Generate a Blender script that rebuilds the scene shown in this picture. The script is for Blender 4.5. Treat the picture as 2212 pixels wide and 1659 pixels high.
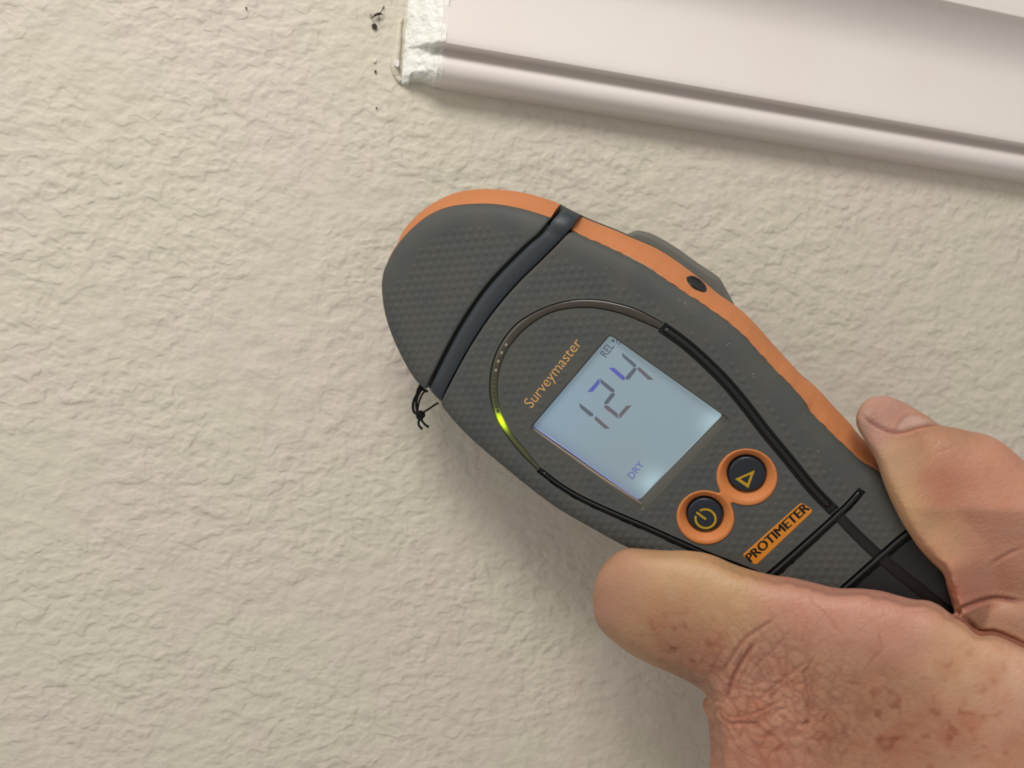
import bpy, math, random
import numpy as np
from mathutils import Matrix, Vector
from mathutils.geometry import delaunay_2d_cdt
random.seed(4); rng = np.random.default_rng(7)
scene = bpy.context.scene
for o in list(bpy.data.objects): bpy.data.objects.remove(o)
COL = scene.collection

# ------------------------------------------------------------------ camera
F = 1662.0; CX = 1106.0; CY = 829.5
Xc = np.array([7974., -673., -1662.]); Xc /= np.linalg.norm(Xc)
c_ = math.sin(math.radians(5))
b_ = 0.99
for _ in range(20):
    a_ = -(Xc[1]*b_ + Xc[2]*c_)/Xc[0]; b_ = math.sqrt(1-a_*a_-c_*c_)
Zc = np.array([a_, b_, c_]); Yc = np.cross(Zc, Xc)
RW = np.stack([Xc, Yc, Zc])                     # world <- camera
DW = 0.268
CAMP = np.array([0., -DW, 1.5])
cam = bpy.data.objects.new('camera', bpy.data.cameras.new('camera')); COL.objects.link(cam)
M = Matrix.Identity(4)
for i in range(3):
    for j in range(3): M[i][j] = RW[i][j]
    M[i][3] = CAMP[i]
cam.matrix_world = M
cam.data.sensor_width = 36; cam.data.lens = F/2212*36; cam.data.clip_start = .01
cam.data.dof.use_dof = True; cam.data.dof.focus_distance = 0.228; cam.data.dof.aperture_fstop = 9.0
scene.camera = cam

# ------------------------------------------------------------------ world and lights
w = bpy.data.worlds.new('room'); scene.world = w; w.use_nodes = True
bg = w.node_tree.nodes['Background']; bg.inputs[0].default_value = (1.0, .97, .925, 1); bg.inputs[1].default_value = 0.42
def area(name, loc, target, size, power, col):
    l = bpy.data.lights.new(name, 'AREA'); l.shape = 'RECTANGLE'; l.size = size[0]; l.size_y = size[1]; l.energy = power; l.color = col
    o = bpy.data.objects.new(name, l); COL.objects.link(o); o.location = loc
    o.rotation_euler = (Vector(target)-Vector(loc)).to_track_quat('-Z', 'Y').to_euler(); return o
area('ceiling_lamp', (-0.24, -0.56, 2.13), (0, 0, 1.5), (.40, .28), 6.0, (1, .962, .92))
area('window_daylight', (-1.7, -1.1, 1.75), (0, 0, 1.5), (.7, .9), 6, (.95, .985, 1))
vs = scene.view_settings; vs.view_transform = 'Standard'; vs.look = 'None'; vs.gamma = 1; vs.exposure = -0.06; vs.use_curve_mapping = False

# ------------------------------------------------------------------ frames
def P(px, py, d):
    return CAMP + RW @ (np.array([(px-CX)/F, -(py-CY)/F, -1.0])*d)
def wallpt(px, py, off=0.0):                     # point on the plane y = -off
    r = RW @ np.array([(px-CX)/F, -(py-CY)/F, -1.0]); return CAMP + r*((DW-off)/r[1])
AX = math.radians(36.5)
au = np.array([math.cos(AX), -math.sin(AX), 0]); ad = np.array([-math.sin(AX), -math.cos(AX), 0])
nc = np.array([0, 0, 1.]) + math.tan(math.radians(14))*ad - math.tan(math.radians(4.5))*au; nc /= np.linalg.norm(nc)
uc = au - nc*np.dot(au, nc); uc /= np.linalg.norm(uc); vc = np.cross(nc, uc)
U = RW@uc; V = RW@vc; N = RW@nc; ORG = P(1350, 850, .222)
def L(p, z=0.0):                                 # pixel -> device plane at local height z (mm), returns local mm
    r = RW @ np.array([(p[0]-CX)/F, -(p[1]-CY)/F, -1.0])
    t = (np.dot(ORG-CAMP, N) + z*.001)/np.dot(r, N)
    q = CAMP + r*t - ORG
    return np.array([np.dot(q, U), np.dot(q, V)])*1000
def LL(ps, z=0.0): return np.array([L(p, z) for p in ps])
DEVM = Matrix(((U[0], V[0], N[0], ORG[0]), (U[1], V[1], N[1], ORG[1]), (U[2], V[2], N[2], ORG[2]), (0, 0, 0, 1)))
def loc3(p3): return ORG + (U*p3[0]+V*p3[1]+N*p3[2])*.001

# ------------------------------------------------------------------ materials
def srgb(c): 
    c = np.array(c, float)/255; return tuple(np.where(c <= .04045, c/12.92, ((c+.055)/1.055)**2.4))
def mat(name, col, rough=.5, spec=.5, bump=None, emit=None, coat=0, trans=0, sss=0, var=None):
    m = bpy.data.materials.new(name); m.use_nodes = True; nt = m.node_tree; b = nt.nodes['Principled BSDF']
    c = (*srgb(col), 1); b.inputs['Base Color'].default_value = c; b.inputs['Roughness'].default_value = rough
    b.inputs['Specular IOR Level'].default_value = spec; b.inputs['Coat Weight'].default_value = coat
    b.inputs['Transmission Weight'].default_value = trans
    tc = nt.nodes.new('ShaderNodeTexCoord')
    if bump:                                     # (scale, strength, distance)
        n = nt.nodes.new('ShaderNodeTexNoise'); n.inputs['Scale'].default_value = bump[0]; n.inputs['Detail'].default_value = 4
        nt.links.new(tc.outputs['Object'], n.inputs['Vector'])
        bp = nt.nodes.new('ShaderNodeBump'); bp.inputs['Strength'].default_value = bump[1]; bp.inputs['Distance'].default_value = bump[2]
        nt.links.new(n.outputs[0], bp.inputs['Height']); nt.links.new(bp.outputs[0], b.inputs['Normal'])
    if var:                                      # (scale, other colour)
        n = nt.nodes.new('ShaderNodeTexNoise'); n.inputs['Scale'].default_value = var[0]; n.inputs['Detail'].default_value = 3
        nt.links.new(tc.outputs['Object'], n.inputs['Vector'])
        mx = nt.nodes.new('ShaderNodeMix'); mx.data_type = 'RGBA'
        mx.inputs[6].default_value = c; mx.inputs[7].default_value = (*srgb(var[1]), 1)
        mr = nt.nodes.new('ShaderNodeMapRange'); mr.inputs[1].default_value = .4; mr.inputs[2].default_value = .65
        nt.links.new(n.outputs[0], mr.inputs[0]); nt.links.new(mr.outputs[0], mx.inputs[0]); nt.links.new(mx.outputs[2], b.inputs['Base Color'])
    if emit:
        b.inputs['Emission Color'].default_value = (*srgb(emit[0]), 1); b.inputs['Emission Strength'].default_value = emit[1]
    return m
RUB = mat('grey_rubber', (78, 78, 74), .62, .3, bump=(2500, .12, .0003), var=(90, (72, 74, 73)))
RUBD = mat('dark_rubber', (80, 79, 74), .6, .3, bump=(2500, .1, .0003))
BLK = mat('black_plastic', (18, 18, 19), .38, .5)
BAND = mat('slate_plastic', (48, 54, 59), .45, .35)
ORA = mat('orange_rubber', (189, 120, 75), .6, .3, var=(60, (184, 117, 72)))
ORA2 = mat('orange_button_rubber', (196, 121, 68), .55, .3)
ORAL = mat('orange_label', (198, 124, 36), .45, .4)
INK = mat('black_ink', (26, 24, 22), .6, .2)
GOLD = mat('gold_ink', (198, 152, 92), .6, .2)
MUST = mat('mustard_ink', (170, 136, 34), .55, .2)
BTN = mat('button_navy', (24, 30, 38), .35, .5)
CORD = mat('black_cord', (16, 16, 15), .8, .2)

# ------------------------------------------------------------------ mesh helpers
def mk(name, verts, faces, m, parent=None, smooth=True, scale=1.0, mw=None):
    me = bpy.data.meshes.new(name); me.from_pydata([tuple(np.array(v)*scale) for v in verts], [], [tuple(int(i) for i in f) for f in faces]); me.update()
    if smooth: me.polygons.foreach_set('use_smooth', [True]*len(me.polygons))
    o = bpy.data.objects.new(name, me); COL.objects.link(o)
    if m: me.materials.append(m)
    if parent: o.parent = parent
    return o
def autosmooth(o, ang=35):
    import bmesh
    bm = bmesh.new(); bm.from_mesh(o.data); bmesh.ops.recalc_face_normals(bm, faces=bm.faces)
    for e in bm.edges: e.smooth = len(e.link_faces) != 2 or e.calc_face_angle(0) < math.radians(ang)
    bm.to_mesh(o.data); bm.free(); return o
def resample(pts, n, closed=False):
    p = np.array(pts, float)
    if closed: p = np.vstack([p, p[:1]])
    s = np.r_[0, np.cumsum(np.linalg.norm(np.diff(p, axis=0), axis=1))]
    t = np.linspace(0, s[-1], n+1)[:-1] if closed else np.linspace(0, s[-1], n)
    return np.stack([np.interp(t, s, p[:, k]) for k in range(p.shape[1])], 1)
def spline(pts, n, closed=False):                # centripetal-ish Catmull-Rom, then even spacing
    p = np.array(pts, float); k = len(p); out = []
    rngk = range(k) if closed else range(k-1)
    for i in rngk:
        p1 = p[i]; p2 = p[(i+1) % k]
        p0 = p[(i-1) % k] if closed or i > 0 else 2*p1-p2
        p3 = p[(i+2) % k] if closed or i+2 < k else 2*p2-p1
        for t in np.linspace(0, 1, 12, endpoint=False):
            out.append(.5*((2*p1)+(-p0+p2)*t+(2*p0-5*p1+4*p2-p3)*t*t+(-p0+3*p1-3*p2+p3)*t**3))
    if not closed: out.append(p[-1])
    return resample(out, n, closed)
def inside(q, poly):
    x, y = q[:, 0], q[:, 1]; c = np.zeros(len(q), bool); a = poly; b = np.roll(poly, -1, 0)
    for (x1, y1), (x2, y2) in zip(a, b):
        if y1 == y2: continue
        c ^= ((y1 > y) != (y2 > y)) & (x < (x2-x1)*(y-y1)/(y2-y1)+x1)
    return c
def dist(q, line, closed=True):
    a = np.array(line); b = np.roll(a, -1, 0)
    if not closed: b = a[1:]; a = a[:-1]
    d = np.full(len(q), 1e9)
    for p1, p2 in zip(a, b):
        e = p2-p1; l = max(np.dot(e, e), 1e-12); t = np.clip(((q-p1)@e)/l, 0, 1)
        d = np.minimum(d, np.hypot(*(q-p1-t[:, None]*e).T))
    return d
def normals2(p, closed=True):
    if closed: t = np.roll(p, -1, 0)-np.roll(p, 1, 0)
    else: t = np.gradient(p, axis=0)
    t /= np.linalg.norm(t, axis=1)[:, None]+1e-12; return np.stack([-t[:, 1], t[:, 0]], 1)
def ccw(p):
    x, y = p.T; return p if np.sum(x*np.roll(y, -1)-np.roll(x, -1)*y) > 0 else p[::-1].copy()
def cdt(outline, holes, step, offs=(), lines=()):
    """triangulate; returns points, triangles, mask-of-kept per triangle (kept = not in a hole)"""
    outline = ccw(np.array(outline)); pts = [outline]; edges = []; n = len(outline)
    edges += [(i, (i+1) % n) for i in range(n)]; k = n
    for h in holes:
        h = np.array(h); m_ = len(h); pts.append(h); edges += [(k+i, k+(i+1) % m_) for i in range(m_)]; k += m_
    for ln in lines:
        ln = np.array(ln); pts.append(ln); edges += [(k+i, k+i+1) for i in range(len(ln)-1)]; k += len(ln)
    nr = normals2(outline); free = []
    for o_ in offs:
        q = outline+nr*o_; dd = dist(q, outline); free.append(q[(dd > o_*.93) & inside(q, outline)])
    lo = outline.min(0); hi = outline.max(0)
    gx, gy = np.meshgrid(np.arange(lo[0], hi[0], step), np.arange(lo[1], hi[1], step))
    gx = gx+((np.arange(gx.shape[0]) % 2)*step*.5)[:, None]
    g = np.stack([gx.ravel(), gy.ravel()], 1); g = g[inside(g, outline)]
    mo = max(offs) if len(offs) else 0
    g = g[dist(g, outline) > mo+step*.35]; free.append(g)
    fr = np.vstack(free)
    for h in list(holes): fr = fr[dist(fr, h) > min(step*.35, .3)]
    pts.append(fr); allp = np.vstack(pts)
    r = delaunay_2d_cdt([Vector(p) for p in allp], edges, [], 0, 1e-6)
    vp = np.array([(v.x, v.y) for v in r[0]]); tr = np.array([f for f in r[2] if len(f) == 3])
    c = vp[tr].mean(1); keep = inside(c, outline); tr = tr[keep]; c = c[keep]
    inh = np.zeros(len(tr), bool)
    for h in holes: inh |= inside(c, np.array(h))
    a = vp[tr]; s = (a[:, 1, 0]-a[:, 0, 0])*(a[:, 2, 1]-a[:, 0, 1])-(a[:, 2, 0]-a[:, 0, 0])*(a[:, 1, 1]-a[:, 0, 1])
    tr[s < 0] = tr[s < 0][:, ::-1]
    return vp, tr, ~inh
def ribbon(center, width):                       # closed polygon around a polyline
    c = np.array(center); w_ = np.broadcast_to(width, (len(c),)); n_ = normals2(c, False)
    return np.vstack([c+n_*w_[:, None]/2, (c-n_*w_[:, None]/2)[::-1]])
def prism(name, poly, z0, z1, m, parent, bev=0.0, smooth=False):
    """solid plate with (optionally) bevelled top edge, local mm"""
    p = ccw(np.array(poly)); n = len(p); nr = normals2(p)
    rings = [(p, z0), (p, z1-bev)]
    if bev: rings += [(p+nr*bev*.3, z1-bev*.3), (p+nr*bev, z1)]
    v = [(*q, z) for r, z in rings for q in r]; f = []
    for k in range(len(rings)-1):
        for i in range(n): j = (i+1) % n; f.append((k*n+i, k*n+j, (k+1)*n+j, (k+1)*n+i))
    f.append(tuple(range((len(rings)-1)*n, len(rings)*n))); f.append(tuple(range(n))[::-1])
    o = mk(name, v, f, m, parent, smooth, .001)
    return autosmooth(o)
def tube(name, pts, rad, m, parent=None, scale=.001, seg=8, join=None):
    p = np.array(pts, float); n = len(p); rad = np.broadcast_to(rad, (n,)); t = np.gradient(p, axis=0); t /= np.linalg.norm(t, axis=1)[:, None]+1e-12
    up = np.array([0, 0, 1.]); a = up-t[0]*np.dot(up, t[0])
    if np.linalg.norm(a) < .1: a = np.array([1., 0, 0])
    V_ = []; Fc = []
    for i in range(n):
        a = a-t[i]*np.dot(a, t[i]); a /= np.linalg.norm(a); b = np.cross(t[i], a)
        for k in range(seg): th = 2*math.pi*k/seg; V_.append(p[i]+(a*math.cos(th)+b*math.sin(th))*rad[i])
    for i in range(n-1):
        for k in range(seg): j = (k+1) % seg; Fc.append((i*seg+k, i*seg+j, (i+1)*seg+j, (i+1)*seg+k))
    Fc.append(tuple(range(seg))[::-1]); Fc.append(tuple(range((n-1)*seg, n*seg)))
    if join is not None:
        o_ = len(join[0]); join[0].extend(V_); join[1].extend([tuple(i+o_ for i in f) for f in Fc]); return
    return mk(name, V_, Fc, m, parent, True, scale)
def tag(o, label=None, cat=None, group=None, kind=None):
    if label: o['label'] = label
    if cat: o['category'] = cat
    if group: o['group'] = group
    if kind: o['kind'] = kind
    return o
def textmesh(name, s, bl, br, tl, z, m, parent, bold=0.0, cap='H', spacing=1.0, thick=0):
    """print text so that its baseline runs bl->br and capitals reach tl (pixels on the device plane)"""
    cu = bpy.data.curves.new('t', 'FONT'); cu.body = s; cu.size = 1; cu.offset = bold; cu.resolution_u = 4; cu.space_character = spacing
    o = bpy.data.objects.new('t', cu); COL.objects.link(o); bpy.context.view_layer.update()
    me = o.to_mesh(); v = np.array([w_.co[:] for w_ in me.vertices]); f = [tuple(p.vertices) for p in me.polygons]; o.to_mesh_clear()
    cu.body = cap; bpy.context.view_layer.update(); m2 = o.to_mesh(); h = max(w_.co[1] for w_ in m2.vertices); o.to_mesh_clear()
    bpy.data.objects.remove(o)
    x0, x1 = v[:, 0].min(), v[:, 0].max(); A = L(bl, z); ex = (L(br, z)-A)/(x1-x0); ey = (L(tl, z)-A)/h
    q = A+(v[:, :1]-x0)*ex+v[:, 1:2]*ey
    if thick:                                    # heavier strokes: the print is laid down again a hair to each side
        n_ = len(q); q = np.vstack([q, q+ex*thick, q-ex*thick]); f = f+[tuple(i+n_ for i in t) for t in f]+[tuple(i+2*n_ for i in t) for t in f]
    return mk(name, [(a, b, z+.004*(i//(len(q)//3) if thick else 0)) for i, (a, b) in enumerate(q)], f, m, parent, False, .001)

# ------------------------------------------------------------------ the wall
def wall_material():
    m = bpy.data.materials.new('textured_beige_paint'); m.use_nodes = True; nt = m.node_tree; N_ = nt.nodes; b = N_['Principled BSDF']
    b.inputs['Roughness'].default_value = .62; b.inputs['Specular IOR Level'].default_value = .25
    tc = N_.new('ShaderNodeTexCoord')
    def noise(scale, det=2, rough=.5, dist_=0, vec=None):
        n = N_.new('ShaderNodeTexNoise'); n.inputs['Scale'].default_value = scale; n.inputs['Detail'].default_value = det
        n.inputs['Roughness'].default_value = rough; n.inputs['Distortion'].default_value = dist_
        nt.links.new(vec or tc.outputs['Object'], n.inputs['Vector']); return n.outputs[0]
    def math_(op, a, b_=None, v=None, clamp=False):
        k = N_.new('ShaderNodeMath'); k.operation = op; k.use_clamp = clamp
        nt.links.new(a, k.inputs[0])
        if b_ is not None: nt.links.new(b_, k.inputs[1])
        if v is not None: k.inputs[1].default_value = v
        return k.outputs[0]
    def ramp(a, lo, hi):
        r = N_.new('ShaderNodeMapRange'); r.interpolation_type = 'SMOOTHSTEP'; r.inputs[1].default_value = lo; r.inputs[2].default_value = hi; nt.links.new(a, r.inputs[0]); return r.outputs[0]
    mp = N_.new('ShaderNodeMapping'); mp.inputs['Scale'].default_value = (.84, 1, 1.06); mp.inputs['Rotation'].default_value = (0, .25, 0)
    nt.links.new(tc.outputs['Object'], mp.inputs['Vector']); vv = mp.outputs[0]
    low = noise(22, 2); big = noise(105, 1, .4, 0, vv); mid = noise(190, 1.5, .5, 0, vv); mid2 = noise(230, 1, .5, .15, vv); sm = noise(380, 1.5, .5, 0, vv); tiny = noise(1300, 2)
    act = ramp(low, .30, .56)                     # some areas of the plaster are flatter than others
    h = math_('MULTIPLY', ramp(big, .32, .68), v=.52)
    h = math_('ADD', h, math_('MULTIPLY', math_('MULTIPLY', ramp(mid2, .42, .60), act), v=.34))
    h = math_('ADD', h, math_('MULTIPLY', mid, v=.50))
    h = math_('ADD', h, math_('MULTIPLY', math_('MULTIPLY', ramp(noise(165, 1, .5, 0, vv), .52, .60), ramp(noise(70, 1), .42, .55)), v=.16))
    h = math_('ADD', h, math_('MULTIPLY', sm, v=.40))
    h = math_('ADD', h, math_('MULTIPLY', tiny, v=.03))
    bp = N_.new('ShaderNodeBump'); bp.inputs['Strength'].default_value = .63; bp.inputs['Distance'].default_value = .0012
    nt.links.new(h, bp.inputs['Height']); nt.links.new(bp.outputs[0], b.inputs['Normal'])
    mx = N_.new('ShaderNodeMix'); mx.data_type = 'RGBA'; mx.inputs[6].default_value = (*srgb((206, 199, 181)), 1); mx.inputs[7].default_value = (*srgb((208, 197, 184)), 1)
    nt.links.new(ramp(noise(18, 3), .4, .62), mx.inputs[0])
    nt.links.new(mx.outputs[2], b.inputs['Base Color'])
    return m
WALL = wall_material()
bm_v = [(-1.6, 0, .3), (1.8, 0, .3), (1.8, 0, 2.9), (-1.6, 0, 2.9), (-1.6, .12, .3), (1.8, .12, .3), (1.8, .12, 2.9), (-1.6, .12, 2.9)]
wall = mk('wall_back', bm_v, [(0, 1, 2, 3), (5, 4, 7, 6), (1, 5, 6, 2), (4, 0, 3, 7), (3, 2, 6, 7), (4, 5, 1, 0)], WALL, smooth=False)
tag(wall, 'beige painted wall with a knockdown plaster texture behind the meter', kind='structure')

# ------------------------------------------------------------------ white moulding
WHT = mat('white_gloss_paint', (229, 222, 215), .42, .35, bump=(60, .25, .0006), var=(25, (229, 219, 213)))
CAULK = mat('white_caulk', (231, 231, 223), .55, .4, bump=(420, .9, .0012))
z_bot = wallpt(1650, 303)[2]; z_edge = wallpt(1650, 213, .013)[2]; z_top = wallpt(2100, 22, .020)[2]
x_end = wallpt(872, 150)[0]; x_full = wallpt(955, 90, .013)[0]
hb = z_edge-z_bot
prof = [(0, -.0003), (.0035, 0)]                 # (out from the wall, height)
for t in np.linspace(-75, 62, 14): prof.append((.0050+.0054*math.cos(math.radians(t)), hb*.45+hb*.47*math.sin(math.radians(t))))
prof += [(.0070, hb*.93), (.0068, hb*.975), (.0078, hb*.996), (.0130, hb*.998), (.0133, hb+.0001), (.0134, hb+.0004)]
zt = z_top-z_bot
for t in np.linspace(0, 1, 10): prof.append((.0134-.0016*math.sin(t*1.57), hb+.002+(zt-hb-.002)*.55*t))
for t in np.linspace(.1, 1, 12): prof.append((.0118+.0075*t*t, hb+.002+(zt-hb-.002)*(.55+.43*t)))
prof += [(.0205, zt), (.0215, zt+.0005), (.0216, zt+.0012), (.0216, zt+.03), (.020, zt+.032), (0, zt+.032)]
prof = np.array(prof)
def loft_x(name, xs, outf, zf, m, parent=None, noise_=0):
    V_ = []; Fc = []; k = len(prof)
    for x in xs:
        for o_, h in prof:
            oo, hh, xx = outf(x, o_, h), zf(x, h), x
            V_.append((xx, -oo, z_bot+hh))
    for i in range(len(xs)-1):
        for j in range(k-1): a = i*k+j; Fc.append((a, a+k, a+k+1, a+1))
    Fc.append(tuple(range(k))[::-1]); Fc.append(tuple(range((len(xs)-1)*k, len(xs)*k)))
    return autosmooth(mk(name, V_, Fc, m, parent), 40)
trim = loft_x('trim_1', [x_full-.0005, x_full+.001, .3, 1.2], lambda x, o_, h: o_, lambda x, h: h, WHT)
tag(trim, 'white painted window moulding with a rounded bead along its lower edge', kind='structure')
# rough filled left end: ramps from the wall out to the face of the moulding
xs = np.linspace(x_end-.0005, x_full+.0012, 40)
dprof = resample(prof, 150)
def end_mesh():
    V_ = []; Fc = []; k = len(dprof); import mathutils.noise as mn
    for x in xs:
        t = np.clip((x-xs[0])/(x_full-xs[0]), 0, 1)
        for o_, h in dprof:
            g = (.12+.88*t**.8)
            n1 = mn.noise(Vector((x*420, h*300, 1)))*.0007+mn.noise(Vector((x*1100, h*900, 4)))*.0003
            damp = 1 if o_ > .002 else 0
            lowcut = .0012*max(0, math.sin(math.pi*min(1, t*1.0)))*max(0, 1-h/.006) if t > .25 else 0
            # the bead is buried in filler at the far end
            fill = .0132*g*(1-t)**.25 if h < hb and o_ > .0005 and h > .0012 else 0
            V_.append((x, -(max(o_*g, fill)+n1*damp), z_bot+h+lowcut-.0006*(1-t)+mn.noise(Vector((x*300, h*200, 9)))*.0004*damp))
    for i in range(len(xs)-1):
        for j in range(k-1): a = i*k+j; Fc.append((a, a+k, a+k+1, a+1))
    Fc.append(tuple(range(k))[::-1]); Fc.append(tuple(range((len(xs)-1)*k, len(xs)*k)))
    return mk('end_filler', V_, Fc, CAULK, trim)
tag(end_mesh(), 'rough white filler on the cut end')
# caulk lip along the end, wall coloured with a bare white chip
lip = [wallpt(x, y, .0004) for x, y in [(868, 40), (862, 62), (860, 90), (856, 118), (853, 142), (858, 164), (868, 178)]]
tube('caulk_bead', spline(lip, 24), np.interp(np.linspace(0, 1, 24), [0, .2, .7, 1], [.0006, .0010, .0016, .0009]), WALL, trim, 1.0)
ch = wallpt(857, 137, .0024)
chips = [(857, 137, .0022, .0016, .0021), (809, 131, .0004, .0006, .0010), (855, 16, .0004, .0008, .0010), (973, 347, .0004, .0009, .0007), (912, 279, .0003, .0004, .0004)]
def chip(px, py, off, a, b, name, m, seed):
    c = wallpt(px, py, off); r = random.Random(seed); V_ = []; n = 9
    for z_ in (0.0004, -.0004):
        for k in range(n):
            th = 2*math.pi*k/n; q = r.uniform(.75, 1.1); V_.append((c[0]+math.cos(th)*a*q, c[1]+z_, c[2]+math.sin(th)*b*q))
    Fc = [tuple(range(n)), tuple(range(n, 2*n))[::-1]]+[(k, k+n, (k+1) % n+n, (k+1) % n) for k in range(n)]
    return autosmooth(mk(name, V_, Fc, m), 50)
o = chip(857, 137, .0022, .0016*.6, .0021*.6, 'paint_chip', WHT, 3)
tag(o, 'pale bare chip on the caulk beside the moulding end', 'paint chip')
o = chip(809, 131, .0003, .0005, .0008, 'paint_chip', WHT, 5); tag(o, 'tiny white fleck on the wall below the dead insect', 'paint chip')

# ------------------------------------------------------------------ dead insect and specks on the wall
BUG = mat('insect_brown', (44, 32, 26), .6, .3)
bug = bpy.data.objects.new('insect', None); COL.objects.link(bug); b0 = wallpt(817, 31, 0); bug.location = b0
tag(bug, 'tiny dark long-legged insect on the wall left of the moulding end', 'insect')
def W(px, py, off): return wallpt(px, py, off)-b0
def blob(name, pts, rads, m, parent): return tube(name, spline(pts, 14), np.interp(np.linspace(0, 1, 14), np.linspace(0, 1, len(rads)), rads), m, parent, 1.0, 8)
blob('body', [W(808, 33, .0012), W(812, 32, .0012), W(817, 30, .0013), W(822, 30, .0013), W(827, 31.5, .0010)], [.0001, .00042, .00030, .00048, .00040, .00020, .0001], BUG, bug)
for lp in [[(821, 29, .0012), (826, 22, .0018), (829, 17, .0002), (828, 13, .0003)], [(820, 29, .0012), (824, 24, .0016), (827, 18, .0014), (829.5, 13, .0002)], [(818, 32, .0012), (818.5, 40, .0016), (818, 49, .0002)],
           [(812, 33, .0012), (808, 37, .0014), (806, 41, .0002)], [(810, 33, .0012), (804, 37, .0015), (802, 33, .0010), (799, 30, .0002)], [(805, 36, .0012), (803, 39, .0008), (801, 41, .0002)]]:
    tube('leg', spline([W(*q) for q in lp], 10), .00010, BUG, bug, 1.0, 6)
def speck(px, py, r_, label, seed, m=BUG):
    o = chip(px, py, .0004, r_, r_*1.1, 'debris_speck', m, seed); tag(o, label, 'speck')
speck(809, 57, .0009, 'dark brown crumb on the wall just under the insect', 11)
speck(811, 154.5, .00035, 'small dark fleck on the wall beside the caulk bead', 12)
speck(813.5, 233, .00026, 'tiniest dark dot on the wall below the moulding corner', 13)
speck(532, 17.5, .00025, 'single dark dot on the wall near the top edge left of the insect', 14)

# ------------------------------------------------------------------ moisture meter
meter = bpy.data.objects.new('moisture_meter', None); COL.objects.link(meter); meter.matrix_world = DEVM
tag(meter, 'grey and orange handheld moisture meter with a lit screen, held against the wall', 'moisture meter')
DROP = 3.0
cap_top_px = [(838, 566), (852, 540), (868, 518), (895, 490), (928.5, 464.4), (969, 447.5), (1016, 441), (1067, 441), (1117.6, 449), (1161.5, 461), (1190, 470.5)]
cap_right_px = [(1190, 472), (1180, 488), (1163, 508), (1142.6, 525), (1102, 564), (1065, 603), (1034.6, 641.6), (1000.8, 692), (973.8, 739.6), (946.8, 792), (922, 841)]
cap_low_px = [(918, 841), (894.8, 815.5), (871, 775), (847.5, 724), (832, 673.7), (825.6, 623), (829, 589), (838, 566)]
body_left_px = [(1234.4, 497), (1210, 526), (1171, 565), (1130.7, 604), (1097, 641), (1059.8, 688), (1026, 739), (999, 786), (972, 837), (953, 874)]
body_up_px = [(1234.4, 497), (1276, 517), (1328.6, 540), (1346, 549), (1388.7, 570.5), (1427, 595.5), (1466, 622.5), (1516, 655), (1562, 687), (1601, 719), (1635.6, 755.6), (1670, 794), (1705, 829), (1736, 863.7), (1751, 888.7), (1786, 925), (1828.5, 966), (1863, 996.8), (1898, 1018), (1945, 1068), (2005, 1140), (2055, 1208), (2092, 1270), (2112, 1325)]
body_low_px = [(953, 874), (985, 913), (1020, 948.5), (1065, 987.7), (1110, 1025), (1155.6, 1061.5), (1200.8, 1094.7), (1243, 1120), (1296, 1150), (1326.7, 1167), (1354, 1180.7), (1420, 1212), (1510, 1252), (1620, 1300), (1740, 1352), (1830, 1392), (1910, 1422), (1985, 1436)]
def E(ps): return LL(ps, -DROP)
cap_out = np.vstack([spline(E(cap_top_px), 60)[:-1], spline(E(cap_right_px), 70)[:-1], spline(E(cap_low_px), 60)[:-1]])
bu = spline(E(body_up_px), 150); bl_ = spline(E(body_left_px), 60); bw = spline(E(body_low_px), 130)
end = spline([bu[-1], (bu[-1]+bw[-1])/2+np.array([6, 0]), bw[-1]], 20)
body_out = np.vstack([bu[::-1][:-1], bl_[:-1], bw[:-1], end[::-1][:-1]])
cap_up = spline(E(cap_top_px), 60)
REDGE = 6.0
def zface(q, outline, soft=None):
    """rounded shoulder near the outline; almost square next to the band"""
    d = dist(q, outline); t = np.clip(d/REDGE, 0, 1)
    z = -DROP*(1-np.sqrt(np.clip(1-(1-t)**2, 0, 1)))
    if soft is not None:                         # shallow roll on the band side
        ds = dist(q, soft, False); dh = dist(q, np.vstack(soft[1]) if False else outline)
    return z
def zshape(q, hard, soft):
    """hard: edge that rolls over (polyline); soft: edge beside the band with a tiny radius"""
    dh = dist(q, hard, False); t = np.clip(dh/REDGE, 0, 1); z = -DROP*(1-np.sqrt(np.clip(1-(1-t)**2, 0, 1)))
    ds = dist(q, soft, False); t = np.clip(ds/.7, 0, 1); z2 = -.5*(1-np.sqrt(np.clip(1-(1-t)**2, 0, 1)))
    return z+z2
cap_soft = spline(E(cap_right_px), 70); cap_hard = np.vstack([spline(E(cap_low_px), 60), cap_up])
body_hard1 = np.vstack([bw[::-1], ]) 
body_soft = bl_
def dh_body(q): return np.minimum(np.minimum(dist(q, bw, False), dist(q, bu, False)), dist(q, end, False))
def z_body(q):
    t = np.clip(dh_body(q)/REDGE, 0, 1); z = -DROP*(1-np.sqrt(np.clip(1-(1-t)**2, 0, 1)))
    t = np.clip(dist(q, body_soft, False)/.7, 0, 1); return z-.5*(1-np.sqrt(np.clip(1-(1-t)**2, 0, 1)))
def z_cap(q): return zshape(q, cap_hard, cap_soft)

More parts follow.
